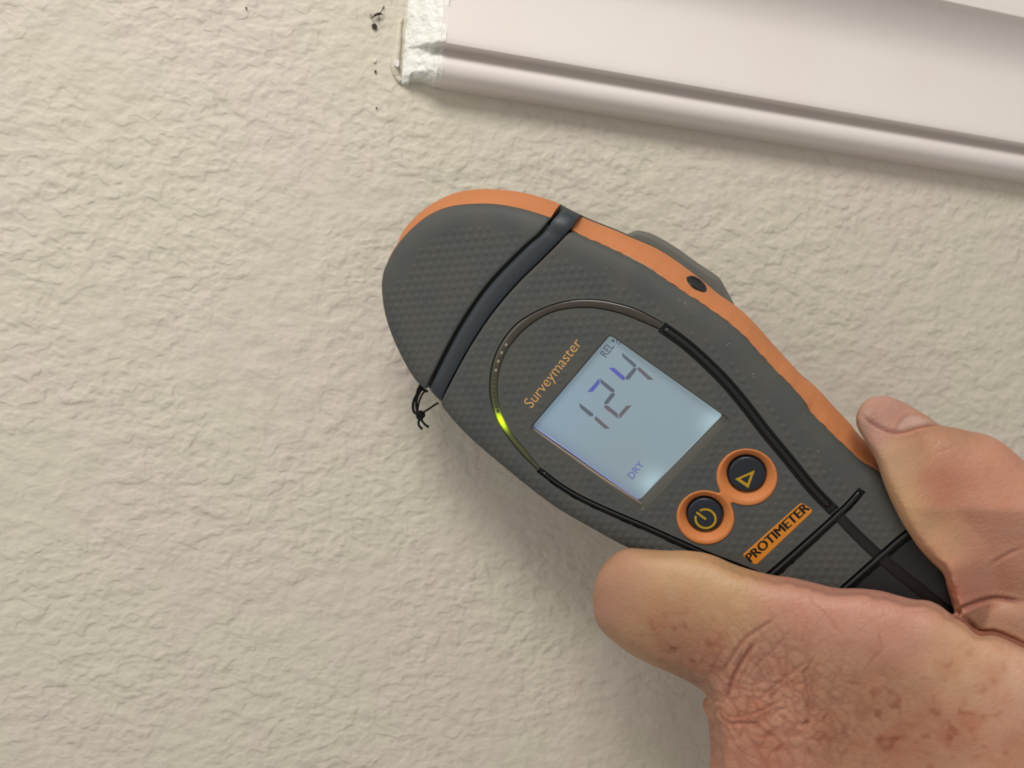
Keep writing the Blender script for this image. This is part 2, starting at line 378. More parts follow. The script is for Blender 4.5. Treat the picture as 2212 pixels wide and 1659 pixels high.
# --- paths on the face
pxmm = 7.5
up_mid = [((a[0]+b[0])/2, (a[1]+b[1])/2) for a, b in zip(
    [(1433, 697), (1485, 730.6), (1531.5, 771), (1577.8, 817), (1620, 867.5), (1658.8, 921.5), (1710, 987), (1764, 1054), (1811, 1098)],
    [(1425, 715), (1473.6, 753.7), (1521, 796), (1568, 845), (1607, 893), (1645, 939), (1695, 996), (1748, 1060), (1794, 1112)])]
g_up = spline(LL(up_mid), 70)
g_up2 = spline(LL([(1803, 1106), (1850, 1155), (1900, 1202), (1960, 1252), (2032, 1310), (2062, 1338)]), 30)
g_low = spline(LL([(1163, 1014), (1207, 1048), (1255, 1077), (1321, 1108), (1400, 1142), (1479, 1178), (1533, 1202), (1600, 1228), (1700, 1270)]), 60)
g_c1 = spline(LL([(1863, 1058), (1835, 1090), (1808, 1116), (1748, 1171), (1675, 1236), (1632, 1272)]), 40)
g_c2 = spline(LL([(1972, 1146), (1940, 1172), (1906, 1202), (1836, 1264), (1780, 1312)]), 34)
W_ = lambda px: px/pxmm
h_up = ribbon(g_up, W_(25)); h_up2 = ribbon(g_up2, np.linspace(W_(22), W_(28), 30)); h_low = ribbon(g_low, np.linspace(W_(14), W_(20), 60))
h_c1 = ribbon(g_c1, np.interp(np.linspace(0, 1, 40), [0, .3, 1], [W_(17), W_(19), W_(25)])); h_c2 = ribbon(g_c2, W_(22))
ring_out_px = [(1160, 1016), (1125.5, 981.7), (1092, 939.5), (1069.7, 900), (1057.7, 855), (1057.7, 813), (1065, 776.7), (1083, 737.5), (1113.4, 700), (1149.6, 675.8), (1191.8, 657.7), (1240, 647), (1291, 647), (1339.5, 656), (1381.7, 669.7), (1433, 697)]
ring_in_px = [(1166, 1008.8), (1134.5, 969.6), (1107, 936.5), (1088, 903), (1075.8, 861), (1077, 813), (1089, 770.7), (1110, 737.5), (1143.6, 704), (1188.8, 677), (1237, 666.7), (1285, 666.7), (1336.5, 677), (1381.7, 693.8), (1425, 713)]
ro = spline(LL(ring_out_px), 120); ri = spline(LL(ring_in_px), 120)
h_ring = np.vstack([ro, ri[::-1]])
win_px = [(1317, 720), (1580, 907), (1390, 1105), (1142, 926)]
def rounded(ps, r, n=6):
    ps = np.array(ps); out = []
    for i in range(len(ps)):
        p = ps[i]; a = ps[i-1]-p; b = ps[(i+1) % len(ps)]-p; a /= np.linalg.norm(a); b /= np.linalg.norm(b)
        for t in np.linspace(0, 1, n): out.append((1-t)**2*(p+a*r)+2*t*(1-t)*p+t*t*(p+b*r))
    return np.array(out)
h_win = rounded(LL(win_px), 1.6)
# button surround outline
B1 = L((1612.7, 1031)); B2 = L((1523.4, 1118)); R1 = 8.1; R2 = 7.9; mid = (B1+B2)/2
def sd(q):
    a = np.linalg.norm(q-B1)-R1; b = np.linalg.norm(q-B2)-R2; k = 1.6
    h = max(k-abs(a-b), 0)/k; return min(a, b)-h*h*k*.25-.25
h_sur = []
for th in np.linspace(0, 2*math.pi, 120, endpoint=False):
    dr = np.array([math.cos(th), math.sin(th)]); r = 0
    while sd(mid+dr*r) < 0 and r < 40: r += .05
    h_sur.append(mid+dr*r)
h_sur = np.array(h_sur)
plate_px = [(1602.5, 1199.5), (1730.7, 1085), (1757.6, 1103), (1632.6, 1221.6)]
h_plate = rounded(LL(plate_px), .9, 4)

def smooth_mesh_face(name, outline, holes, zf, m, offs, wallz=1.4, groovemat=None, gholes=None):
    vp, tr, keep = cdt(outline, holes, 1.6, offs)
    z = zf(vp)
    used = np.unique(tr[keep]); idx = -np.ones(len(vp), int); idx[used] = np.arange(len(used))
    V_ = [(vp[i, 0], vp[i, 1], z[i]) for i in used]; Fc = [tuple(idx[t]) for t in tr[keep]]
    # boundary edges -> short walls down (rims of the holes and the outer edge)
    from collections import Counter
    cnt = {}
    for t in tr[keep]:
        for a, b in ((t[0], t[1]), (t[1], t[2]), (t[2], t[0])):
            if (b, a) in cnt: del cnt[(b, a)]
            else: cnt[(a, b)] = 1
    low = {}
    for (a, b) in cnt:
        for k in (a, b):
            if k not in low: low[k] = len(V_); V_.append((vp[k, 0], vp[k, 1], z[k]-wallz))
        Fc.append((idx[a], low[a], low[b], idx[b]))
    o = mk(name, V_, Fc, m, meter, True, .001); autosmooth(o, 50)
    return o, vp, tr, keep, z
holes = [h_up, h_up2, h_low, h_c1, h_c2, h_ring, h_win, h_sur, h_plate]
# nudge crossings so no two hole borders share a point
face, vp, tr, keep, zz = smooth_mesh_face('front_cover', body_out, holes, z_body, RUB, (.12, .4, .9, 1.6, 2.5, 3.6, 4.8, 6.0))
face.data.materials.append(mat('grip_black', (34, 36, 36), .5, .35))
ga, gb = g_c2[0], g_c2[-1]; gd = gb-ga
for p_ in face.data.polygons:
    c = np.array(p_.center[:2])*1000-ga
    if (gd[0]*c[1]-gd[1]*c[0])*np.sign(gd[0]*(L((2050, 1300))-ga)[1]-gd[1]*(L((2050, 1300))-ga)[0]) > 0: p_.material_index = 1
beyond = lambda q: (gd[0]*(q-ga)[:, 1]-gd[1]*(q-ga)[:, 0])*np.sign(gd[0]*(L((2050, 1300))-ga)[1]-gd[1]*(L((2050, 1300))-ga)[0]) > 0
face['label'] = 'dotted grey rubber front of the meter'
capo, *_ = smooth_mesh_face('head_cap', cap_out, [], z_cap, RUB, (.12, .4, .9, 1.6, 2.5, 3.6, 4.8, 6.0))
capo['label'] = 'rounded dotted grey rubber cap at the sensing end'

# grooves: floor and walls, black
cen = vp[tr].mean(1)
ing = np.zeros(len(tr), bool)
for h in (h_up, h_up2, h_low, h_c1, h_c2): ing |= inside(cen, h)
ing &= ~keep
for h in (h_ring, h_win, h_sur, h_plate): ing &= ~inside(cen, h)
gt = tr[ing]; V_ = []; Fc = []; m1 = {}; m2 = {}
def gv(k, lowd):
    dd = m2 if lowd else m1
    if k not in dd: dd[k] = len(V_); V_.append((vp[k, 0], vp[k, 1], zz[k]-(1.1 if lowd else .04)))
    return dd[k]
cnt = {}
for t in gt:
    Fc.append(tuple(gv(k, True) for k in t))
    for a, b in ((t[0], t[1]), (t[1], t[2]), (t[2], t[0])):
        if (b, a) in cnt: del cnt[(b, a)]
        else: cnt[(a, b)] = 1
for (a, b) in cnt: Fc.append((gv(a, True), gv(b, True), gv(b, False), gv(a, False)))
autosmooth(mk('groove', V_, Fc, BLK, meter, True, .001), 40)
def zat(p): return z_body(np.array(p).reshape(-1, 2))
def surf(line, dz): z = zat(line); return np.column_stack([line, z+dz])
tube('groove_rib', surf(g_up[1:-2], -.55), .95, BLK, meter, seg=10)
tube('groove_rib', surf(g_c1[1:], -.75), .8, BLK, meter, seg=10)
tube('groove_rib', surf(g_c2[1:], -.8), .8, BLK, meter, seg=10)
tube('groove_rib', surf(g_low[1:], -.75), .6, BLK, meter, seg=10)

# dots: nobody would count them one by one
def dots(name, outline, zf, clear, upline, lowmargin, parentname):
    V_ = []; Fc = []; sp = 2.62; ang = math.radians(4)+AX
    ca, sa = math.cos(ang), math.sin(ang); pts = []
    for i in range(-90, 90):
        for j in range(-90, 90):
            x = (i+(j % 2)*.5)*sp; y = j*sp*.866; pts.append((x*ca-y*sa, x*sa+y*ca))
    q = np.array(pts); q = q[inside(q, outline)]; q = q[dist(q, outline) > lowmargin]
    for ln, mrg in upline: q = q[dist(q, ln, False) > mrg]
    for h in clear: q = q[(dist(q, h) > 1.25) & ~inside(q, h)]
    if len(clear): q = q[~beyond(q)]
    z = zf(q); e = .3; gx = (zf(q+[e, 0])-zf(q-[e, 0]))/(2*e); gy = (zf(q+[0, e])-zf(q-[0, e]))/(2*e); n = 12
    for (x, y), z0, dx, dy in zip(q, z, gx, gy):
        b = len(V_)
        for r, hh in ((1.0, -.05), (.84, .035), (.5, .085)):
            for k in range(n):
                th = 2*math.pi*k/n; ox = r*math.cos(th); oy = r*math.sin(th); V_.append((x+ox-dx*hh, y+oy-dy*hh, z0+ox*dx+oy*dy+hh))
        V_.append((x-dx*.1, y-dy*.1, z0+.105))
        for s in (0, 1):
            for k in range(n): j = (k+1) % n; Fc.append((b+s*n+k, b+s*n+j, b+(s+1)*n+j, b+(s+1)*n+k))
        for k in range(n): Fc.append((b+2*n+k, b+2*n+(k+1) % n, b+3*n))
    o = mk(name, V_, Fc, RUB, meter, True, .001); o['kind'] = 'stuff'; return o
dots('grip_dots', cap_out, z_cap, [], [(cap_up, 7.0)], 1.0, 'head_cap')
h_name = LL([(1142, 886), (1256, 744), (1243, 733), (1128, 868)])
dots('grip_dots', body_out, z_body, holes+[h_name], [(bu[:120], 7.6)], 1.0, 'front_cover')

# --- rear shell, sensor, orange edging, band
cap_or_px = [(833, 575), (841, 553), (857.7, 518), (891, 474.5), (932, 441), (982.6, 417), (1033, 408.7), (1084, 410), (1134.5, 417), (1178, 429), (1211, 441)]
bod_or_px = [(1252.7, 467), (1286, 481), (1330, 498), (1358, 510.7), (1415.7, 535.7), (1462, 564.7), (1516, 605), (1550.8, 634), (1589, 661), (1628, 696), (1670, 744), (1709, 786.5), (1736, 815.5), (1763, 836.7), (1801.5, 879), (1840, 919.6), (1851.7, 937), (1878.7, 964), (1903, 1005), (1925, 1035)]
ZO = -11.0
co = spline(LL(cap_or_px, ZO), 60); cw = np.clip(np.arange(60)/12, 0, 1)[:, None]; cw = cw*cw*(3-2*cw); co = co*cw+(resample(cap_up, 60)-normals2(resample(cap_up, 60), False)*0)*(1-cw); bo = spline(LL(bod_or_px, ZO), 110)
def strip(name, inner, outer, zi, m, steps=8, bulge=.7):
    n = len(outer); inn = inner; V_ = []; Fc = []
    for i in range(n):
        a = np.array([*inn[i], zi[i]]); b = np.array([*outer[i], ZO]); d = outer[i]-inn[i]; dl = np.linalg.norm(d)+1e-6
        prof_ = [(-.25, -.9), (-.12, .12), (.02, .30), (.12, .22)]     # a small raised lip by the rubber
        for s, h in prof_: V_.append((*(inn[i]+d/dl*s*2.0), zi[i]+h))
        for k in range(1, steps+1):
            t = k/steps; bl = math.sin(math.pi*t)*bulge*min(1, dl/3)
            p = a*(1-t)+b*t; V_.append((p[0]+d[0]/dl*bl*.5, p[1]+d[1]/dl*bl*.5, p[2]+bl))
        V_.append((*(outer[i]-d/dl*1.2), ZO-.8))
    k = steps+5
    for i in range(n-1):
        for j in range(k-1): a = i*k+j; Fc.append((a, a+1, a+k+1, a+k))
    Fc.append(tuple(range(k))); Fc.append(tuple(range((n-1)*k, n*k))[::-1])
    return autosmooth(mk(name, V_, Fc, m, meter, True, .001), 50)
ci = resample(cap_up, 60); strip('orange_rim', ci, co, np.full(60, -DROP), ORA)['label'] = 'orange rim of the head cap'
nb = int(np.argmin(np.linalg.norm(bu-E([(1945, 1068)])[0], axis=1))); bi = resample(bu[:nb], 110)
wav = np.array([0.10*math.sin(i*1.9)+.08*math.sin(i*.83+1) for i in range(110)])
bi2 = bi+normals2(bi, False)*wav[:, None]
strip('orange_edging', bi2, bo, np.full(110, -DROP), ORA)['label'] = 'orange side edging with scuffed lower border'
# white scuff grains on the edging border
V_ = []; Fc = []; r = random.Random(2)
SC = mat('scuff_white', (224, 205, 180), .8, .2)
scp = spline(E([(1346, 549.5), (1368, 560), (1388.7, 571), (1410, 584), (1427, 596)]), 60)
for p in scp:
    for q in range(5):
        c = np.array([p[0]+r.gauss(0, .16), p[1]+r.gauss(.05, .16), -DROP+.40+r.uniform(-.05, .1)]); s = r.uniform(.04, .17); b = len(V_)
        for k in range(4): V_.append(c+np.array([r.uniform(-s, s), r.uniform(-s, s), r.uniform(-s, s)]))
        Fc += [(b, b+1, b+2), (b, b+2, b+3), (b, b+3, b+1), (b+1, b+3, b+2)]
o = mk('scuff_marks', V_, Fc, SC, meter, False, .001); o['kind'] = 'stuff'; o['label'] = 'pale scuffed grains'
# fine scratches and lint on the rubber
sc = [[(1310, 582), (1306, 579)], [(1327, 580), (1333, 576)], [(1463, 646), (1471, 652)], [(1478, 653), (1484, 662)], [(1497, 678), (1500, 676)], [(1568, 748), (1577, 741)], [(1623, 806), (1630, 812)], [(1626, 814), (1632, 815)],
      [(1736, 898), (1739, 901)], [(1766, 972), (1771, 980)], [(1793, 1013), (1795, 1016)], [(1740, 924), (1742, 928)], [(1538, 711), (1540, 712)], [(1500, 700), (1501, 700)]]
V_ = ([], [])
for a, b in sc:
    qa, qb = L(a), L(b); ln = resample([qa, qb], 4); ln[1:3] += np.array([r.uniform(-.1, .1), r.uniform(-.1, .1)])
    tube('x', surf(ln, .10), [.05, .09, .08, .04], None, seg=5, join=V_)
o = mk('scratch_marks', V_[0], V_[1], mat('lint', (150, 146, 136), .8, .2), meter, True, .001); o['kind'] = 'stuff'

# rear shell: whole underside of the meter
up_rest = spline(E(body_up_px), 150)[nb:]
lowp = np.vstack([resample(bw[::-1], 90), resample(spline(E(cap_low_px), 60), 45)])
oo = np.vstack([co, bo+normals2(bo, False)*np.where(np.arange(110) < 45, .0, 0)[:, None], up_rest+np.array([0, 0]), end])
shell = ccw(resample(np.vstack([co, bo, resample(np.vstack([bo[-1], up_rest[8:]]), 40), end, lowp]), 300, True))
def smooth_ring(p, k=2):
    for _ in range(k): p = (np.roll(p, 1, 0)+2*p+np.roll(p, -1, 0))/4
    return p
ns = normals2(shell); shell = shell+ns*(2.2*np.exp(-(np.linalg.norm(shell-cap_up[0], axis=1)/7)**2))[:, None]
lowd = dist(shell, np.vstack([bw[::-1], spline(E(cap_low_px), 60)]), False); upd = dist(shell, np.vstack([co]), False); upb = dist(shell, bo, False)
upm = np.clip((lowd-np.minimum(upd, upb)+1.0)/3.0, 0, 1)            # 1 along the orange side, 0 along the lower side
upm = np.where(lowd > 6, 1.0, upm); upr = smooth_ring(np.column_stack([upm, upm]), 3)[:, :1]
lipx = np.clip(1-np.abs(dist(shell, LL([(1249, 463), (1330, 494), (1400, 526)], ZO), False))/2.0, 0, 1)[:, None]*.45
def rz(z_low, z_up): return z_low*(1-upr)+z_up*upr
rings = [(shell+ns*3.5, rz(-3.3, -11.6)), (shell+ns*.9*(1-upr)+ns*.5*upr, rz(-4.2, -11.3)), (shell+ns*.5*(1-upr)-ns*(.02+lipx)*upr, rz(-9, -11.4)), (smooth_ring(shell-ns*.05-ns*lipx*upr, 1), rz(-11.5, -11.9)), (smooth_ring(shell-ns*.05-ns*lipx*upr, 1), rz(-12.3, -12.6)), (smooth_ring(shell+ns*.6, 4), -14.2), (smooth_ring(shell+ns*2.6, 8), -17), (smooth_ring(shell+ns*5.0, 14), -19.5), (smooth_ring(shell+ns*8.5, 30), -20.5)]
rings = [(rg, np.broadcast_to(z, (300, 1))) for rg, z in rings]
V_ = [(*q, z[0]) for rg, zz_ in rings for q, z in zip(rg, zz_)]; n = 300; Fc = []
for k in range(len(rings)-1):
    for i in range(n): j = (i+1) % n; Fc.append((k*n+i, (k+1)*n+i, (k+1)*n+j, k*n+j))
Fc.append(tuple(range(n))); Fc.append(tuple(range((len(rings)-1)*n, len(rings)*n))[::-1])
autosmooth(mk('rear_shell', V_, Fc, RUBD, meter, True, .001), 50)['label'] = 'darker grey rear housing'
bcp = spline(LL([(1196, 492), (1187, 508), (1156, 545), (1117, 584), (1081, 623), (1047, 664), (1014, 714), (986, 762), (959, 815)]), 50)
prism('core', ribbon(bcp, 9.5), -9, -2.2, BLK, meter)
# sensor block on the back: touches the wall
sen_px = [(1340, 512), (1361, 503), (1381, 498), (1415.7, 508.7), (1462, 535.7), (1508, 568.5), (1550.8, 597.5), (1566, 620.6), (1592, 668)]
su = spline(LL(sen_px, -24), 40)
a0, a1 = su[0], su[-1]
dn = np.array([0., -30.]); sl = spline([a1, a1+dn*.5+[-1, 0], a1+dn+[-6, -2], (a0+a1)/2+dn*1.35, a0+dn+[4, 0], a0+dn*.4, a0], 40)[1:-1]
sen = ccw(np.vstack([su, sl])); nsn = normals2(sen)
rg = [(sen+nsn*1.5, -17), (sen+nsn*.3, -20), (sen, -24), (sen+nsn*.8, -26), (sen+nsn*2.5, -27.6), (sen+nsn*4, -28)]
V_ = [(*q, z) for p_, z in rg for q in p_]; n = len(sen); Fc = []
for k in range(len(rg)-1):
    for i in range(n): j = (i+1) % n; Fc.append((k*n+i, (k+1)*n+i, (k+1)*n+j, k*n+j))
Fc.append(tuple(range(n))); Fc.append(tuple(range((len(rg)-1)*n, len(rg)*n))[::-1])
autosmooth(mk('sensor_block', V_, Fc, mat('sensor_grey', (104, 102, 95), .65, .3), meter, True, .001), 50)['label'] = 'grey sensor hump behind the orange edging'

# band between cap and body
bandL = spline(LL([(1216, 445), (1207, 460), (1193, 477), (1185, 490), (1168, 510), (1147, 527), (1107, 566), (1070, 605), (1039.6, 643), (1005.8, 694), (978.8, 741), (951.8, 794), (926, 846)], -1.0), 80)
bandR = spline(LL([(1249, 461), (1240, 480), (1230, 496), (1205, 523), (1166, 562), (1125.7, 601), (1092, 638), (1054.8, 685), (1021, 736), (994, 783), (967, 834), (950.5, 871)], -1.0), 80)
V_ = []; Fc = []
tt = np.linspace(0, 1, 80)
for i in range(80):
    e0 = np.clip((tt[i])/.10, 0, 1); e1 = np.clip((1-tt[i])/.07, 0, 1)
    zc = -.15-6.0*(1-math.sqrt(max(0, 1-(1-e0)**2)))-2.5*(1-math.sqrt(max(0, 1-(1-e1)**2)))
    zc += -.35*math.exp(-((tt[i]-.115)/.018)**2)
    a, b = bandL[i], bandR[i]; d = b-a; d /= np.linalg.norm(d)
    for s, dz in ((0, -9), (0, -.5), (.12, -.12), (.35, 0), (.5, .03), (.65, 0), (.88, -.12), (1, -.5), (1, -9)):
        q = a*(1-s)+b*s; V_.append((q[0], q[1], zc+dz))
k = 9
for i in range(79):
    for j in range(k-1): q = i*k+j; Fc.append((q, q+1, q+k+1, q+k))
Fc.append(tuple(range(k))); Fc.append(tuple(range(79*k, 80*k))[::-1])
autosmooth(mk('band', V_, Fc, BAND, meter, True, .001), 40)['label'] = 'smooth slate strip between cap and body'

# socket in the orange edging
k0 = int(np.argmin(np.linalg.norm(bo-L((1520, 608), ZO), axis=1)))
ks = int(k0)
pa = np.array([*bi2[ks], -DROP]); 
best = None
for i in range(110):
    for t in np.linspace(0, 1, 21):
        q = np.array([*bi2[i], -DROP])*(1-t)+np.array([*bo[i], ZO])*t; q += np.array([*((bo[i]-bi2[i])/np.linalg.norm(bo[i]-bi2[i])*.5), 1])*math.sin(math.pi*t)*.7
        w3 = loc3(q); cc = RW.T@(w3-CAMP); px_ = CX+F*cc[0]/-cc[2]; py_ = CY-F*cc[1]/-cc[2]
        e = (px_-1502)**2+(py_-614)**2
        if best is None or e < best[0]: best = (e, q, i, t)
_, sc_, i_, t_ = best
tg = np.array([*(bo[i_+1]-bo[i_-1]), 0]); tg /= np.linalg.norm(tg)
acr = np.array([*bo[i_], ZO])-np.array([*bi2[i_], -DROP]); acr -= tg*np.dot(acr, tg); acr /= np.linalg.norm(acr)
nn = np.cross(tg, acr); nn *= np.sign(nn[2]) if abs(nn[2]) > .05 else 1
V_ = []; Fc = []; n = 28
for rr, hz in ((1.12, -.2), (1.0, .85), (.88, .9), (.78, .75), (.74, .42), (.35, .40)):
    for k in range(n):
        th = 2*math.pi*k/n; V_.append(sc_+tg*(3.1*rr*math.cos(th))+acr*(2.2*rr*math.sin(th))+nn*hz*.6)
for s in range(5):
    for k in range(n): j = (k+1) % n; Fc.append((s*n+k, s*n+j, (s+1)*n+j, (s+1)*n+k))
Fc.append(tuple(range(5*n, 6*n)))
autosmooth(mk('socket', V_, Fc, BLK, meter, True, .001), 40)['label'] = 'small black oval socket in the orange edging'

# --- light ring
def ringmat():
    m = mat('smoky_light_pipe', (58, 52, 45), .30, .5, coat=.15); nt = m.node_tree; b = nt.nodes['Principled BSDF']
    at = nt.nodes.new('ShaderNodeAttribute'); at.attribute_name = 'glow'; at.attribute_type = 'GEOMETRY'
    nt.links.new(at.outputs['Color'], b.inputs['Emission Color']); b.inputs['Emission Strength'].default_value = 1.0
    return m
n = 200; ro2 = spline(LL(ring_out_px), n); ri2 = spline(LL(ring_in_px), n); V_ = []; Fc = []; glow = []
gpx = L((1083, 908)); lens = np.r_[0, np.cumsum(np.linalg.norm(np.diff((ro2+ri2)/2, axis=0), axis=1))]
g0 = lens[int(np.argmin(np.linalg.norm((ro2+ri2)/2-gpx, axis=1)))]
prof_ = [(0.03, -1.3), (.03, -.25), (.12, .0), (.3, .12), (.5, .16), (.7, .12), (.88, 0), (.97, -.25), (.97, -1.3)]
for i in range(n):
    z = zat((ro2[i]+ri2[i])/2)[0]; s = lens[i]-g0
    core = math.exp(-(s/2.4)**2)*1.9; tail = .30*math.exp(-abs(s)/7.0)+.05*math.exp(-abs(s)/22)
    if s > 0: tail *= 1.0
    for t, h in prof_:
        V_.append((*(ro2[i]*(1-t)+ri2[i]*t), z+h-.25)); hot = math.exp(-((t-.5)/.33)**2)
        glow.append((.66*core*hot+.22*tail*hot+.012*tail, .95*core*hot+.34*tail*hot+.02*tail, .0, 1))
k = len(prof_)
for i in range(n-1):
    for j in range(k-1): a = i*k+j; Fc.append((a, a+1, a+k+1, a+k))
Fc.append(tuple(range(k))); Fc.append(tuple(range((n-1)*k, n*k))[::-1])
rgo = mk('indicator_ring', V_, Fc, ringmat(), meter, True, .001); autosmooth(rgo, 60); rgo['label'] = 'smoky light pipe glowing green at the left'
ca_ = rgo.data.color_attributes.new('glow', 'FLOAT_COLOR', 'POINT')
ca_.data.foreach_set('color', np.array(glow).ravel())
rec = cdt(ccw(h_ring), [], 3.0)
mk('ring_channel', [(*q, zat(q)[0]-1.35) for q in rec[0]], rec[1], BLK, meter, True, .001)
# tiny inner facets seen through the pipe
FAC = mat('pipe_facet', (150, 138, 118), .4, .5); FAD = mat('pipe_facet_dark', (60, 54, 46), .4, .5)
for i in range(46, 92, 3):
    c = (ro2[i]*.42+ri2[i]*.58); t = ro2[i+1]-ro2[i-1]; t /= np.linalg.norm(t); nrm = np.array([-t[1], t[0]]); z = zat(c)[0]-.07
    s = .42 if i > 60 else .55
    q = [c-t*s-nrm*.35, c+t*s-nrm*.35, c+t*s+nrm*.35, c-t*s+nrm*.35]
    prism('light_facet', q, z-.15, z, FAC if i > 70 and i % 2 else FAD, meter, .05)

# --- display
disp = mk('display', [], [], None, meter); bpy.data.objects.remove(disp)
ZL = -2.1
def frame_mesh():
    a = ccw(h_win); nr = normals2(a); V_ = []; Fc = []; n = len(a)
    for off, z in ((0.0, -.02), (.12, -.12), (.35, -.45), (.42, -2.4)):
        for q in a+nr*off: V_.append((*q, z))
    for s in range(3):
        for i in range(n): j = (i+1) % n; Fc.append((s*n+i, s*n+j, (s+1)*n+j, (s+1)*n+i))
    Fc.append(tuple(range(3*n, 4*n)))
    return autosmooth(mk('display', V_, Fc, mat('display_bezel', (72, 68, 58), .3, .6), meter, True, .001), 40)
disp = frame_mesh(); disp['label'] = 'recessed backlit screen reading 124'
def lcdmat():
    m = mat('lcd_backlight', (92, 106, 118), .35, .4); nt = m.node_tree; b = nt.nodes['Principled BSDF']
    at = nt.nodes.new('ShaderNodeAttribute'); at.attribute_name = 'glow'; nt.links.new(at.outputs['Color'], b.inputs['Emission Color'])
    b.inputs['Emission Strength'].default_value = .66; return m
lcd_px = [(1317, 723), (1562.5, 895), (1381, 1081), (1150, 919)]
lp = rounded(LL(lcd_px, ZL), 1.4)
v2, t2, _k = cdt(lp, [], 1.0)
o = mk('lcd_panel', [(*q, ZL) for q in v2], t2, lcdmat(), disp, False, .001)
def G(px, s): c = L(px, ZL); return np.exp(-((v2-c)**2).sum(1)/s**2)
base = np.array(srgb((136, 158, 166))); col = np.tile(base, (len(v2), 1))
col = col+G((1185, 870), 14)[:, None]*(np.array(srgb((133, 165, 186)))-base)*.9
col = col+G((1330, 1000), 12)[:, None]*(np.array(srgb((134, 152, 152)))-base)*.6
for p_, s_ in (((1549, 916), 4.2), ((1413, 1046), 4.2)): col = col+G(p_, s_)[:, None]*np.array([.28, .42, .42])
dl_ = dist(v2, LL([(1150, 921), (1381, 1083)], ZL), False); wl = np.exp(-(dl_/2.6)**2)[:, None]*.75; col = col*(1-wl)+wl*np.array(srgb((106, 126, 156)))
ca_ = o.data.color_attributes.new('glow', 'FLOAT_COLOR', 'POINT'); ca_.data.foreach_set('color', np.column_stack([col*.82, np.ones(len(col))]).ravel())
o['label'] = 'pale blue lit panel'
# beige gasket strip and a glowing tube imitating the bright reflection at the recess's lower left
V_ = []; 
tube('gasket', [(*L(p_, -1.5), -1.5) for p_ in [(1149, 926), (1220, 976), (1300, 1032), (1386, 1089)]], .45, mat('beige_gasket', (140, 118, 100), .5, .4), disp, seg=8)
tube('painted_reflection', [(*L(p_, -1.9), -1.9) for p_ in [(1152, 921), (1222, 969), (1302, 1026), (1380, 1081)]], .18, mat('painted_reflection', (120, 130, 180), .2, .6, emit=((120, 132, 200), .35)), disp, seg=8)
SEGG = mat('lcd_segment_grey', (66, 78, 92), .5, .2, emit=((70, 84, 100), .22)); SEGM = mat('lcd_segment_mauve', (82, 78, 88), .5, .2, emit=((86, 80, 92), .22)); SEGB = mat('lcd_segment_blue', (62, 70, 150), .5, .2, emit=((66, 74, 165), .32))
def S(ps): return [(1140+x/6.913, 720+y/6.913) for x, y in ps]
digits = [[(SEGG, [(770, 1040), (978, 1200), (978, 1235), (930, 1240), (782, 1110)]), (SEGM, [(1025, 1245), (1225, 1418), (1150, 1425), (1000, 1290), (998, 1250)])],
          [(SEGB, [(890, 875), (1070, 670), (1075, 745), (972, 872)]), (SEGG, [(1082, 675), (1298, 845), (1292, 872), (1250, 880), (1090, 745)]), (SEGG, [(1250, 892), (1298, 888), (1298, 925), (1195, 1055), (1145, 1060), (1143, 1030)]),
           (SEGM, [(1143, 1080), (1190, 1075), (1345, 1200), (1352, 1278), (1143, 1110)]), (SEGM, [(1550, 1078), (1370, 1278), (1365, 1205), (1475, 1082)])],
          [(SEGB, [(1210, 520), (1290, 512), (1450, 650), (1450, 695), (1412, 697)]), (SEGG, [(1465, 650), (1580, 515), (1622, 512), (1622, 548), (1515, 688), (1465, 692)]), (SEGG, [(1408, 290), (1618, 465), (1622, 498), (1580, 503), (1412, 345)]),
           (SEGM, [(1640, 515), (1665, 505), (1880, 690), (1800, 695), (1640, 545)])]]
for nm, dg in zip(('one', 'two', 'four'), digits):
    V_ = []; Fc = []; me_m = []
    for m_, ps in dg:
        q = ccw(LL(S(ps), ZL+.06)); b = len(V_); V_ += [(*a, ZL+.06) for a in q]; Fc.append(tuple(range(b, b+len(q)))); me_m.append(m_)
    o = mk('digit', V_, Fc, None, disp, False, .001); o['label'] = 'digit '+nm
    ms = [SEGG, SEGM, SEGB]
    for m_ in ms: o.data.materials.append(m_)
    for p_, m_ in zip(o.data.polygons, me_m): p_.material_index = ms.index(m_)
zt_ = ZL+.06
textmesh('screen_text', 'REL', (1309, 773), (1327.5, 748), (1295.5, 763), zt_, SEGG, disp, .01)['label'] = 'REL'
textmesh('screen_text', 'DRY', (1366.5, 1036), (1392.5, 1003), (1354, 1027), zt_, mat('lcd_text_blue', (84, 92, 152), .5, .2, emit=((84, 92, 156), .35)), disp, .01)['label'] = 'DRY'
V_ = []; Fc = []
for c0, r0, r1, a0_, a1_ in (((1324.5, 736.3), 0, .42, 0, 360), ((1322, 738), 1.35, 1.62, 20, 130), ((1331, 735), 1.3, 1.6, -20, 60)):
    c = L(c0, zt_); b = len(V_); k = 14
    for i in range(k):
        th = math.radians(a0_+(a1_-a0_)*i/(k-1)); V_ += [(c[0]+r0*math.cos(th), c[1]+r0*math.sin(th), zt_), (c[0]+r1*math.cos(th), c[1]+r1*math.sin(th), zt_)]
    Fc += [(b+2*i, b+2*i+1, b+2*i+3, b+2*i+2) for i in range(k-1)]
mk('signal_symbol', V_, Fc, SEGG, disp, False, .001)
# clear window over the panel
gl = mat('clear_window', (255, 255, 255), .03, .5); b = gl.node_tree.nodes['Principled BSDF']; b.inputs['Alpha'].default_value = .05
a = ccw(h_win); nr = normals2(a); q = a+nr*.3
mk('window_pane', [(*p_, -.42) for p_ in q], [tuple(range(len(q)))], gl, disp, False, .001)
